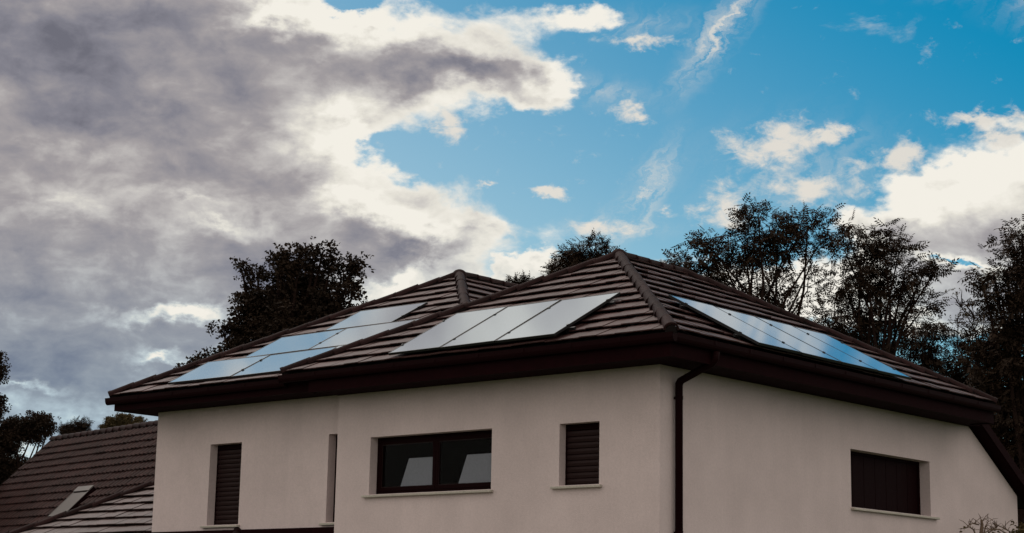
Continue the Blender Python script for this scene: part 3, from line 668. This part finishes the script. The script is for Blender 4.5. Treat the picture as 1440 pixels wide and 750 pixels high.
board_shutter((0, 0, 0), (1, 0, 0), rw, (0, 1, 0), .20, 14, (.02, .21))
# flat canopy under the recessed wall
mb = MB(); mb.box(.04, REC, 6.756, 11.9, 2.86, 3.13); o = mb.build('canopy', M_FASCIA, H)

# ------------------------------------------------------------------ solar panels
def panel(O, e, u, n, W, L, label, group, rails=(.22, .78), ext=(0, 0)):
    T = thing('solar_panel', label, 'solar panel', O, group); Z = Vector((0, 0, 0)); t = .014; T.rotation_euler = (rad(rnd.uniform(-.3, .3)), rad(rnd.uniform(-.3, .3)), 0)
    m = MB(); m.frame(Z, e*W, n*-.04, u*t); m.frame(u*(L-t), e*W, n*-.04, u*t); m.frame(u*t, e*t, n*-.04, u*(L-2*t)); m.frame(u*t+e*(W-t), e*t, n*-.04, u*(L-2*t)); m.build('frame', M_PFRAME, T)
    g = MB(); g.frame(u*t+e*t-n*.003, e*(W-2*t), -n*.006, u*(L-2*t)); g.build('glass', M_PGLASS, T)
    b = MB(); b.frame(u*t+e*t-n*.0395, e*(W-2*t), n*.003, u*(L-2*t)); b.build('back_sheet', M_PFRAME, T)
    return T
def rail(O, d, L, n, T):
    w = n.cross(d).normalized()
    m = MB(); m.frame(-w*.02, d*L, w*.04, n*-.04); m.frame(d*(L*.12)-w*.015-n*.04, d*.03, w*.03, -n*.075); m.frame(d*(L*.88)-w*.015-n*.04, d*.03, w*.03, -n*.075)
    o = m.build('rail', M_PFRAME, T); o.location = Vector(O)
def clampp(O, e, u, n, T):
    m = MB(); m.frame(-e*.014-u*.02, e*.028, u*.04, n*.010); o = m.build('clamp', M_PFRAME, T); o.location = O
OFF = .14
names = ['left', 'middle', 'right']
def arr_front():
    ys = front_panels_y; n = Vector((-SN, 0, CS)); u = ux; e = Vector((0, 1, 0))
    for i in range(3):
        y1, y0 = ys[i], ys[i+1]; x = -.685; z = EZ+SL*(x-AX0)
        O = Vector((x, y0+.008, z))+n*OFF
        lb = ['leftmost of the three upright solar panels below the big front apex, greyish white reflection',
              'middle of the three upright solar panels below the big front apex',
              'rightmost of the three upright solar panels below the front apex, nearest the downpipe corner'][i]
        W = y1-y0-.016; L = 1.83; T = panel(O, e, u, n, W, L, lb, 'upright solar panels on the front slope')
        for f in (.2, .8):
            rail(u*(L*f)-n*.041-e*(.12 if i == 2 else .0), e, W+(.12 if i in (0, 2) else 0), n, T)
            clampp(u*(L*f)+e*W*1.0+n*.001, e, u, n, T)
            if i == 2: clampp(u*(L*f)+e*.0+n*.001, e, u, n, T)
def arr_side():
    xs = side_panels_x; n = Vector((0, -SN, CS)); u = uy; e = Vector((1, 0, 0))
    lbs = ['first solar panel on the right slope, nearest the big hip, with the palest reflection', 'second solar panel from the big hip on the right slope',
           'third solar panel from the big hip on the right slope', 'fourth solar panel on the right slope, farthest from the hip and bluest']
    for i in range(4):
        y = -.80; z = EZ+SL*(y-AY0); O = Vector((xs[i]+.008, y, z))+n*OFF; W = xs[i+1]-xs[i]-.016; L = 1.88
        T = panel(O, e, u, n, W, L, lbs[i], 'solar panels on the right slope')
        for f in (.2, .8):
            rail(u*(L*f)-n*.041-e*(.12 if i == 0 else 0), e, W+(.12 if i in (0, 3) else 0), n, T); clampp(u*(L*f)+e*W+n*.001, e, u, n, T)
            if i == 0: clampp(u*(L*f)+n*.001, e, u, n, T)
def arr_B():
    n = Vector((-SN, 0, CS)); u = ux; e = Vector((0, 1, 0)); Wd = 1.745
    rows = [(-.43, 10.81, 3, 'bottom'), (.52, 9.84, 3, 'middle'), (1.465, 8.72, 1, 'top')]; OFF = .09
    lbs = {('bottom', 0): 'lower left solar panel of the rear roof block, nearest the gutter end and bluish', ('bottom', 1): 'middle solar panel of the bottom row on the left roof block',
           ('bottom', 2): 'right solar panel of the bottom row on the left roof, partly behind the main hip',
           ('middle', 0): 'left solar panel of the middle row on the left roof, brightest one', ('middle', 1): 'centre solar panel of the middle row on the left roof block',
           ('middle', 2): 'right solar panel of the middle row on the left roof, tip cut by main hip',
           ('top', 0): 'single solar panel above the two rows, closest to the left apex'}
    for x0, yl, k, nm in rows:
        for i in range(k):
            y1 = yl-i*(Wd+.018); y0 = y1-Wd; z = BZ+SL*(x0-BX0); O = Vector((x0, y0, z))+n*OFF
            L = 1.045
            T = panel(O, e, u, n, Wd, L, lbs[(nm, i)], 'landscape solar panels on the left slope')
            rail(u*(L*.3)-n*.041, e, Wd+.05, n, T); rail(u*(L*.75)-n*.041, e, Wd+.05, n, T)
            clampp(u*(L*.3)+e*(-.009)+n*.001, e, u, n, T); clampp(u*(L*.75)+e*(-.009)+n*.001, e, u, n, T)
arr_front(); arr_side(); arr_B()

# ------------------------------------------------------------------ neighbouring house with pantiled gable roof
NA = rad(80); nr = Vector((math.cos(NA), math.sin(NA), 0)); ndn = Vector((math.sin(NA), -math.cos(NA), 0))     # ridge direction (to the left), direction away
NPH = rad(45); nu = ndn*math.cos(NPH)+Vector((0, 0, math.sin(NPH))); nn_ = nr.cross(nu); nn_ = nn_ if nn_.z > 0 else -nn_
P_r = at(150, 660, 50); kk_ = nn_.dot(P_r)
def onplane(px, py, n, k):
    d = ray(px, py); return CAM+d*((k-n.dot(CAM))/n.dot(d))
Rl = onplane(76, 619, nn_, kk_)
zr = Rl.z; slen = (zr-2.3)/math.sin(NPH); Wn = 11.0
NBH = thing('neighbour_house', 'single-storey house at left with steep weathered pantile roof and a skylight', 'house', (Rl.x, Rl.y, 0))
NB0 = Vector((Rl.x, Rl.y, 0))
def nb(v): return Vector(v)-NB0
Oe = Rl-nr*Wn-nu*slen              # right eave end
nreg = []
deck = MB(); deck.add([nb(Oe-nn_*.02), nb(Oe+nr*Wn-nn_*.02), nb(Rl-nn_*.02), nb(Rl-nr*Wn-nn_*.02)], [(0, 1, 2, 3)])
back = ndn*math.cos(NPH)*slen*1.0
Rb = Rl+Vector((back.x, back.y, -slen*math.sin(NPH)))
deck.add([nb(Rl-nn_*.02), nb(Rb-nn_*.02), nb(Rb-nr*Wn-nn_*.02), nb(Rl-nr*Wn-nn_*.02)], [(0, 1, 2, 3)])
NROOF = deck.build('roof', M_DECK, NBH)
ng = .338
tile_face(nb(Oe), nr, nu, [(0, 0), (Wn, 0), (Wn, slen), (0, slen)], .24, ng, nreg, 'n', M_NTILE, mode='pan', lap=.04)
nreg = [t for t in nreg if t['a0'] > -.01 and t['a0']+.24 < Wn+.05 and t['b0']+ng < slen+.1]
for t in nreg: t['cw'] = t['c']+NB0
for t in nreg:
    t['c'] = t['cw']; x, y, z = proj(t['c'])
    t['hid'] = x > 222 or y > 752+0*x or (y > 748-(x-50)*.385 and x > 50)
lay_tiles(nreg, NROOF, 300)
caps(nb(Rl-nr*Wn+Vector((0, 0, -.03))), nb(Rl+Vector((0, 0, -.03))), 26, NROOF, r0=.15, r1=.13)
walls = MB(); in_ = ndn*.5
c1_ = Oe+nr*(Wn-.3)+in_; c2_ = Oe+nr*.3+in_; c3_ = c2_+ndn*(slen*math.cos(NPH)*2-1); c4_ = c1_+ndn*(slen*math.cos(NPH)*2-1)
for a, b in ((c1_, c2_), (c2_, c3_), (c3_, c4_), (c4_, c1_)):
    a, b = nb(a), nb(b); walls.add([(a.x, a.y, 0), (b.x, b.y, 0), (b.x, b.y, 2.75), (a.x, a.y, 2.75)], [(0, 1, 2, 3)])
for c_ in (c1_, c2_):
    a, b = nb(c_), nb(c_+ndn*(slen*math.cos(NPH)*2-1)); mdl = (a+b)/2; walls.add([(a.x, a.y, 2.75), (b.x, b.y, 2.75), (mdl.x, mdl.y, zr-.15)], [(0, 1, 2)])
walls.build('wall', M_WALL, NBH)
# verge tiles board along the left gable
vb = MB(); vb.frame(nb(Rl+nr*.0-nn_*.10), nr*.03, nn_*.17, -nu*slen); vb.build('verge_board', M_NTILE, NBH)
# skylight
sBL, sTR, sTL = onplane(73, 733, nn_, kk_), onplane(135, 690, nn_, kk_), onplane(106, 693.5, nn_, kk_)
sw = .93; sh = (sTL-sBL).dot(nu); so = sBL+nn_*.0; e_s = -nr
sk = MB(); hgt = .16
sk.frame(nb(so), e_s*sw, nn_*hgt, nu*sh)
SK = sk.build('skylight', M_FRAME, NBH); 
g = MB(); g.frame(nb(so+nn_*(hgt+.002)+e_s*.05+nu*.05), e_s*(sw-.10), nn_*.008, nu*(sh-.28)); g.build('pane', M_SKYL, SK)
g = MB(); g.frame(nb(so+nn_*(hgt+.003)+nu*(sh-.18)-e_s*.01), e_s*(sw+.02), nn_*.03, nu*.2); g.build('flashing', M_METAL, SK)
g = MB()
g.frame(nb(so+nn_*(hgt+.003)), e_s*.045, nn_*.012, nu*(sh-.19)); g.frame(nb(so+nn_*(hgt+.003)+e_s*(sw-.045)), e_s*.045, nn_*.012, nu*(sh-.19)); g.frame(nb(so+nn_*(hgt+.003)+e_s*.046), e_s*(sw-.092), nn_*.012, nu*.045)
g.build('frame', M_METAL, SK)

# ------------------------------------------------------------------ garage with hipped roof between the two
gn = Vector((-SN, 0, CS)); gk = gn.dot(at(210, 720, 35.2))
ghi = onplane(217, 684.5, gn, gk)
# hip through ghi in direction (1,-1,SL); eave at z = 2.35
ez = 2.45; t_ = (ghi.z-ez)/SL; gc = ghi-Vector((t_, -t_, ghi.z-ez)); grun = 4.8
GA = thing('garage', 'low garage with hipped flat-tile roof beside the left end of the cream house', 'garage', (gc.x, gc.y, 0)); G0 = Vector((gc.x, gc.y, 0))
gx0, gy1 = 0.0, 0.0; gy0 = -2*grun-.0; gx1 = 2*grun+1.5
dk = MB(); gp0 = Vector((grun, -grun, ez+SL*grun)); gp1 = gp0+Vector((1.5, 0, 0))
hip_deck(dk, 0, gy0, gx1, 0, ez, gp0, gp1); GROOF = dk.build('roof', M_DECK, GA)
greg = []; gS = math.hypot(grun, SL*grun)
tile_face((0, gy0, ez), (0, 1, 0), ux, [(0, 0), (2*grun, 0), (grun, gS)], .30, .352, greg, 'g', M_GTILE)
tile_face((0, 0, ez), (1, 0, 0), (0, -CS, SN), [(0, 0), (gx1, 0), (gx1-grun, gS), (grun, gS)], .30, .352, greg, 'h', M_GTILE)
for t in greg:
    t['c'] = t['c']+G0; x, y, z = proj(t['c']); t['hid'] = x > 225
lay_tiles(greg, GROOF, 300)
caps((0, 0, ez+.015), gp0+Vector((0, 0, .015)), 12, GROOF); caps((0, gy0, ez+.015), gp0+Vector((0, 0, .015)), 12, GROOF); caps(gp0, gp1, 4, GROOF)
wl = MB(); wl.box(.5, gx1-.5, gy0+.5, -.5, 0, ez-.02); wl.build('wall', M_WALL, GA)
dr = MB(); dr.box(.47, .5, gy0+1.2, gy0+3.6, 0, 2.1); dr.build('garage_door', M_FRAME, GA)
fs = MB(); fs.box(-.03, 0, gy0, 0, ez-.2, ez-.035); fs.build('fascia', M_FASCIA, GA)
for o in TH: pass
#TREES
# ------------------------------------------------------------------ trees
def spray_template(kind):
    V = []; Q = []
    def leaf(o, d, w, L, n):
        o, d, w = np.array(o), np.array(d), np.array(w); k = len(V)
        V.extend([o, o+d*L*.5+w*.5+n*.01, o+d*L, o+d*L*.5-w*.5+n*.01]); Q.append((k, k+1, k+2, k+3))
    if kind == 'compound':
        for i in range(9):
            x = .03+.30*(i//2+1)/5; s = 1 if i % 2 else -1
            o = np.array((x, 0, -.25*x*x)); 
            if i == 8: leaf(o, np.array((.9, 0, -.4)), np.array((0, .045, 0)), .11, np.array((0, 0, 1)))
            else: leaf(o, np.array((.45, s*.82, -.35)), np.array((.04, -s*.022, .0)), .12, np.array((0, 0, 1)))
    else:
        r = random.Random(5)
        for i in range(7):
            a = r.uniform(0, 2*PI); b = r.uniform(-.6, .9); d = np.array((math.cos(a)*math.cos(b)*.7+.5, math.sin(a)*math.cos(b), math.sin(b)*.8)); d /= np.linalg.norm(d)
            w = np.cross(d, (r.uniform(-1, 1), r.uniform(-1, 1), 1)); w /= np.linalg.norm(w)
            o = np.array((r.uniform(0, .14), r.uniform(-.05, .05), r.uniform(-.05, .05)))
            leaf(o, d, w*.06, .10, np.array((0, 0, 1)))
    return np.array(V, dtype=np.float32), np.array(Q, dtype=np.int32)
TPL = {k: spray_template(k) for k in ('compound', 'simple')}
def quadmesh(name, V, Q, m, parent):
    me = bpy.data.meshes.new(name); nv, nq = len(V), len(Q)
    me.vertices.add(nv); me.vertices.foreach_set('co', V.astype(np.float32).ravel())
    me.loops.add(nq*4); me.loops.foreach_set('vertex_index', Q.astype(np.int32).ravel())
    me.polygons.add(nq); me.polygons.foreach_set('loop_start', np.arange(0, nq*4, 4, dtype=np.int32))
    me.update(calc_edges=True); return link(name, me, m, parent)
def tree(name, label, group, base_px, dist, blobs, mleaf, kind='compound', dens=1.0, fork=.45, stems=1, seed=0, scale=1.0, trunk_r=.16, twig=True, bare=0, spread=.22, squash=.85):
    rs = np.random.RandomState(seed); r = random.Random(seed)
    b0 = at(base_px, 500, dist); base = Vector((b0.x, b0.y, 0))
    T = thing(name, label, 'tree', base, group)
    mb = MB(); tips = []
    cs = []
    for bl in blobs:
        px, py, rr = bl[:3]; dd = bl[3] if len(bl) > 3 else 0
        c = at(px, py, dist+dd)-base; cs.append((c, rr/FPX*dist, bl[4] if len(bl) > 4 else 1.0))
    zmin = min(c.z for c, _, _ in cs); zf = max(1.5, zmin*fork)
    crowncx = sum((c for c, _, _ in cs), Vector())/len(cs)
    for s in range(stems):
        off = Vector((r.uniform(-.5, .5), r.uniform(-.5, .5), 0))*(stems > 1)
        mid_ = Vector((crowncx.x*.35, crowncx.y*.35, zf))+off*1.6
        mb.tube([off*.5+Vector((0, 0, -.1)), off*.8+Vector((mid_.x*.4, mid_.y*.4, zf*.5)), mid_], [trunk_r, trunk_r*.85, trunk_r*.7], 8)
        for i, (c, R, dn_) in enumerate(cs):
            if stems > 1 and i % stems != s: continue
            q = mid_.lerp(c, .5)+Vector((r.uniform(-.3, .3), r.uniform(-.3, .3), .25*(c-mid_).length*.4))
            mb.tube([mid_, mid_.lerp(q, .5)+Vector((r.uniform(-.1, .1), r.uniform(-.1, .1), .1)), q, c+Vector((r.uniform(-.1, .1), r.uniform(-.1, .1), -R*.2))], [trunk_r*.42, trunk_r*.33, trunk_r*.24, trunk_r*.13], 6)
    P = []; D = []
    for c, R, dn_ in cs:
        nclump = max(4, int(26*dens*dn_*R*R/scale**2+3)); k = 0
        for _ in range(nclump):
            v = Vector((r.gauss(0, 1), r.gauss(0, 1), r.gauss(0, 1))).normalized()*(r.random()**.45)*R
            v.z *= squash; p = c+v
            if twig and r.random() < .55:
                st = c+v*.15+Vector((0, 0, -R*.35)); mb.tube([st, st.lerp(p, .5)+Vector((r.uniform(-.06, .06), r.uniform(-.06, .06), .04)), p], [trunk_r*.10, .014, .006], 4, cap=False)
            if bare and r.random() < bare: continue
            ns = r.randint(8, 15)
            for _ in range(ns):
                sp = spread*scale
                o = p+Vector((r.gauss(0, sp), r.gauss(0, sp), r.gauss(0, sp*.6)))
                d = (v.normalized()*.6+Vector((r.gauss(0, .7), r.gauss(0, .7), r.gauss(-.1, .45)))).normalized()
                P.append(o); D.append(d)
    if P:
        P = np.array(P, dtype=np.float32); D = np.array(D, dtype=np.float32); n = len(P)
        ref = rs.normal(size=(n, 3))*.45+np.array((0, 0, 1)); Y = np.cross(ref, D); Y /= np.linalg.norm(Y, axis=1)[:, None]+1e-9; Zv = np.cross(D, Y)
        V, Q = TPL[kind]; sc_ = (scale*rs.uniform(.7, 1.25, size=n))[:, None, None]
        W = (V[None, :, 0:1]*D[:, None, :]+V[None, :, 1:2]*Y[:, None, :]+V[None, :, 2:3]*Zv[:, None, :])*sc_+P[:, None, :]
        QQ = (Q[None]+(np.arange(n)*len(V))[:, None, None]).reshape(-1, 4)
        quadmesh('crown', W.reshape(-1, 3), QQ, mleaf, T)
    mb.build('trunk', M_BARK, T)
    return T
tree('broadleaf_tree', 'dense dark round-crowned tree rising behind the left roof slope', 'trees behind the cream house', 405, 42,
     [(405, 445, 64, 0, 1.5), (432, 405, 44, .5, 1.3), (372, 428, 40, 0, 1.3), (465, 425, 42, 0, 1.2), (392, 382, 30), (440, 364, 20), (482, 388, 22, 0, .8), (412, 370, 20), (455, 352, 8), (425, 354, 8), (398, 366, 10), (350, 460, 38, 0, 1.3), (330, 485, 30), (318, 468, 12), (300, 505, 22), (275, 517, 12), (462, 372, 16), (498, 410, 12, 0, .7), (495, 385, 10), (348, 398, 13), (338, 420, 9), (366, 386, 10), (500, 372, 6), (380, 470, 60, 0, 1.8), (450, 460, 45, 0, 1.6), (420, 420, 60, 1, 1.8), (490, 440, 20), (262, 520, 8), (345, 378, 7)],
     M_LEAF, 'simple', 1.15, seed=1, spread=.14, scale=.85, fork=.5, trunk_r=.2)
tree('broadleaf_tree', 'treetop with loose twigs poking above the front roof beside the big apex', 'trees behind the cream house', 810, 48,
     [(802, 378, 24), (785, 385, 15), (800, 358, 12, 0, .7), (818, 355, 12, 0, .8), (830, 372, 18), (846, 372, 15), (838, 345, 9, 0, .6), (852, 352, 8, 0, .6), (862, 362, 9, 0, .8), (820, 385, 22), (730, 402, 12), (740, 406, 10), (722, 403, 7)],
     M_LEAF2, 'compound', 3.2, seed=2, spread=.13, scale=.6, trunk_r=.09)
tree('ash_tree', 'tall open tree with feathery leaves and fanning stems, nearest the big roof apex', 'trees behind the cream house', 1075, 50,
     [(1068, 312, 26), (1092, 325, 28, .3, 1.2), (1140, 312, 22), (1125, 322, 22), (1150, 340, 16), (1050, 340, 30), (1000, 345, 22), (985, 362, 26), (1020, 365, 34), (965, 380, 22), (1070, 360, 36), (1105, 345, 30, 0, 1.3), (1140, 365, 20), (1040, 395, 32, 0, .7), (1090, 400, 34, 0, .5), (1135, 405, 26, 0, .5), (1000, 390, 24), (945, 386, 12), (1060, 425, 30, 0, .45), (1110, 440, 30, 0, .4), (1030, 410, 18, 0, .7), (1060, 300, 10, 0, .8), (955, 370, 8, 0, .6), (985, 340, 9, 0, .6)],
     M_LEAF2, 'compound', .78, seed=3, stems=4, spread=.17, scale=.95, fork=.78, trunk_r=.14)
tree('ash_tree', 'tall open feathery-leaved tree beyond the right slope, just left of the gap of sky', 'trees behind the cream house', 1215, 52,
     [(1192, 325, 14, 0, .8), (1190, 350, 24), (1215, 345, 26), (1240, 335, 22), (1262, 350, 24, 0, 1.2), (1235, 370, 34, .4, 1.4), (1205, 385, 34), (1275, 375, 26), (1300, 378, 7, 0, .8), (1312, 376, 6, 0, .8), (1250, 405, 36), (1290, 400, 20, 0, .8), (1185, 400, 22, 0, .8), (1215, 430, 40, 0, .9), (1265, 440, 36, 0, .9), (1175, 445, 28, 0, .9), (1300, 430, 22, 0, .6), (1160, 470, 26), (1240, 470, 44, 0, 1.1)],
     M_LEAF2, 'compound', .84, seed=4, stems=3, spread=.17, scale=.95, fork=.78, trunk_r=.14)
tree('thicket_tree', 'low dark leafy tree filling the gap behind the far end of the right eave', 'trees behind the cream house', 1290, 54,
     [(1170, 492, 34), (1215, 500, 40), (1260, 510, 40), (1300, 480, 32), (1305, 520, 44, 0, 1.4), (1345, 520, 46, 0, 1.4), (1340, 560, 50, 0, 1.8), (1385, 540, 44, 0, 1.5), (1320, 455, 20, 0, .6), (1385, 590, 50, 0, 2), (1290, 455, 22, 0, .8), (1130, 468, 22, 0, .8), (1230, 470, 20), (1360, 480, 22, 0, .6)],
     M_LEAF, 'compound', .95, seed=5, stems=2, spread=.2, scale=.95, fork=.6)
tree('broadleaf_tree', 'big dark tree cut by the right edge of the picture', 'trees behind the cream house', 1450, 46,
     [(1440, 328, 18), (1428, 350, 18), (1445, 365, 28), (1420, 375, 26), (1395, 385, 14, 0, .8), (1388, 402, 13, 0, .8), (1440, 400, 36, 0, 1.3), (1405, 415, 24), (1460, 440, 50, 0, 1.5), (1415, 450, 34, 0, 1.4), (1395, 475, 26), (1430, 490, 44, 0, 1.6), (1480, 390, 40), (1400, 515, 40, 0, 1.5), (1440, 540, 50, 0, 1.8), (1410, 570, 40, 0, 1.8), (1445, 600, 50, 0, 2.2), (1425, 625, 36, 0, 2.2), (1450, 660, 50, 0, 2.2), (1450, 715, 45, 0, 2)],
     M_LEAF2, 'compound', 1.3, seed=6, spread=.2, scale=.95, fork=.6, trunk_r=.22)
tree('bare_tree', 'thin pale tree with nearly bare twigs between the open tree and the right-edge tree', 'trees behind the cream house', 1372, 50,
     [(1352, 425, 22), (1372, 440, 26), (1385, 430, 18), (1365, 465, 24), (1345, 450, 14), (1390, 470, 16)], M_LEAF3, 'simple', 1.3, seed=7, bare=.9, scale=.5, trunk_r=.07, fork=.85)
tree('broadleaf_tree', 'dark leafy branch ends reaching in at the left edge above the low tree', 'trees beyond the pantile roof', -60, 55,
     [(-10, 515, 17, 0, 1.5), (-6, 532, 12, 0, 1.2), (-12, 570, 17, 0, 1.4), (-40, 520, 40), (-50, 580, 40), (-8, 500, 8), (-60, 640, 50)], M_LEAF, 'simple', 3, seed=8, spread=.12, scale=.8)
tree('broadleaf_tree', 'bushy dark tree left of the pantile roof gable, sky gap under its crown', 'trees beyond the pantile roof', 30, 62,
     [(45, 597, 18, 0, 1.5), (62, 595, 14), (25, 605, 20, 0, 1.5), (70, 603, 9), (5, 620, 26, 0, 1.6), (50, 612, 12), (-15, 645, 34, 0, 1.8), (8, 660, 22, 0, 1.8), (30, 655, 12, 0, 1.4), (20, 680, 22, 0, 1.8), (40, 655, 8), (-10, 600, 20), (-20, 690, 30, 0, 2)], M_LEAF, 'simple', 3.4, seed=9, spread=.13, scale=.8)
tree('small_tree', 'small spiky treetop above the pantile ridge, left of the olive one', 'trees beyond the pantile roof', 105, 66,
     [(104, 604, 9, 0, 1.2), (92, 601, 5), (118, 602, 6), (108, 595, 5, 0, .8), (100, 610, 12, 0, 1.4), (120, 594, 3)], M_LEAF, 'compound', 5, seed=10, spread=.09, scale=.55, trunk_r=.07)
tree('small_tree', 'olive-green rounded treetop above the pantile ridge beside the cream house eave', 'trees beyond the pantile roof', 172, 64,
     [(158, 596, 12, 0, 1.4), (175, 592, 12, 0, 1.4), (192, 597, 12, 0, 1.3), (168, 604, 14, 0, 1.6), (148, 602, 8), (204, 602, 7), (186, 604, 12, 0, 1.5)], M_LEAF3, 'simple', 4.5, seed=11, spread=.1, scale=.6, trunk_r=.08)
# dry shrub in front of the right wall
def shrub():
    def pw(px, py, y=-1.1):
        d = ray(px, py); return CAM+d*((y-CAM.y)/d.y)
    r = random.Random(4); b = pw(1385, 748); T = thing('garden_shrub', 'dry twiggy shrub in front of the right wall under the far window', 'shrub', (b.x, b.y, 0)); B = Vector((b.x, b.y, 0))
    m = MB()
    paths = [[(1380, 750), (1381, 738), (1380, 731)], [(1384, 750), (1386, 740), (1390, 733)], [(1371, 750), (1369, 745), (1363, 741), (1358, 743)], [(1390, 750), (1402, 741), (1396, 735)], [(1424, 750), (1410, 742), (1396, 736)], [(1415, 750), (1405, 745), (1394, 744)], [(1384, 750), (1392, 745), (1400, 746)], [(1376, 738), (1368, 736), (1360, 740)]]
    for i, p in enumerate(paths):
        q = [pw(x, y, -1.1+.1*math.sin(i*2)) for x, y in p]; rr = .035 if i == 0 else .014
        if p[0][1] >= 748: q = [Vector((b.x+r.uniform(-.1, .1), b.y, 0)), Vector((q[0].x, q[0].y, q[0].z*.5))]+q
        q = [v-B for v in q]; m.tube(q, [rr]*(len(q)-2)+[rr*.8, rr*.5], 6)
        e = q[-1]
        for _ in range(7):
            k = r.randint(1, len(q)-1) if p[0][1] < 748 else r.randint(3, len(q)-1); s_ = q[k].lerp(q[k-1], r.random()*.6); d = Vector((r.uniform(-.22, .22), r.uniform(-.15, .15), r.uniform(-.02, .16))); m.tube([s_, s_+d*.6+Vector((0, 0, .02)), s_+d], [.006, .005, .003], 4, cap=False)
    m.build('stem', M_TWIG, T)
    P = []; D = []
    V, Q = TPL['simple']
    for i in range(26):
        px = r.choice((r.uniform(1432, 1455), r.uniform(1360, 1425))); p = pw(px, r.uniform(741, 752), -1.1+r.uniform(-.2, .2))-B if px > 1430 else pw(px, r.uniform(746, 760), -1.1)-B
        for _ in range(5 if px > 1430 else 1): P.append(p+Vector((r.gauss(0, .05), r.gauss(0, .05), r.gauss(0, .04)))); D.append(Vector((r.gauss(0, 1), r.gauss(0, 1), r.gauss(0, 1))).normalized())
    P = np.array(P); D = np.array(D); Y = np.cross(np.array((.1, .2, 1.0)), D); Y /= np.linalg.norm(Y, axis=1)[:, None]; Zv = np.cross(D, Y)
    W = (V[None, :, 0:1]*D[:, None, :]+V[None, :, 1:2]*Y[:, None, :]+V[None, :, 2:3]*Zv[:, None, :])*.7+P[:, None, :]
    lf = quadmesh('leaf_mass', W.reshape(-1, 3), (Q[None]+(np.arange(len(P))*len(V))[:, None, None]).reshape(-1, 4), M_LEAF3, T); lf['kind'] = 'stuff'
shrub()
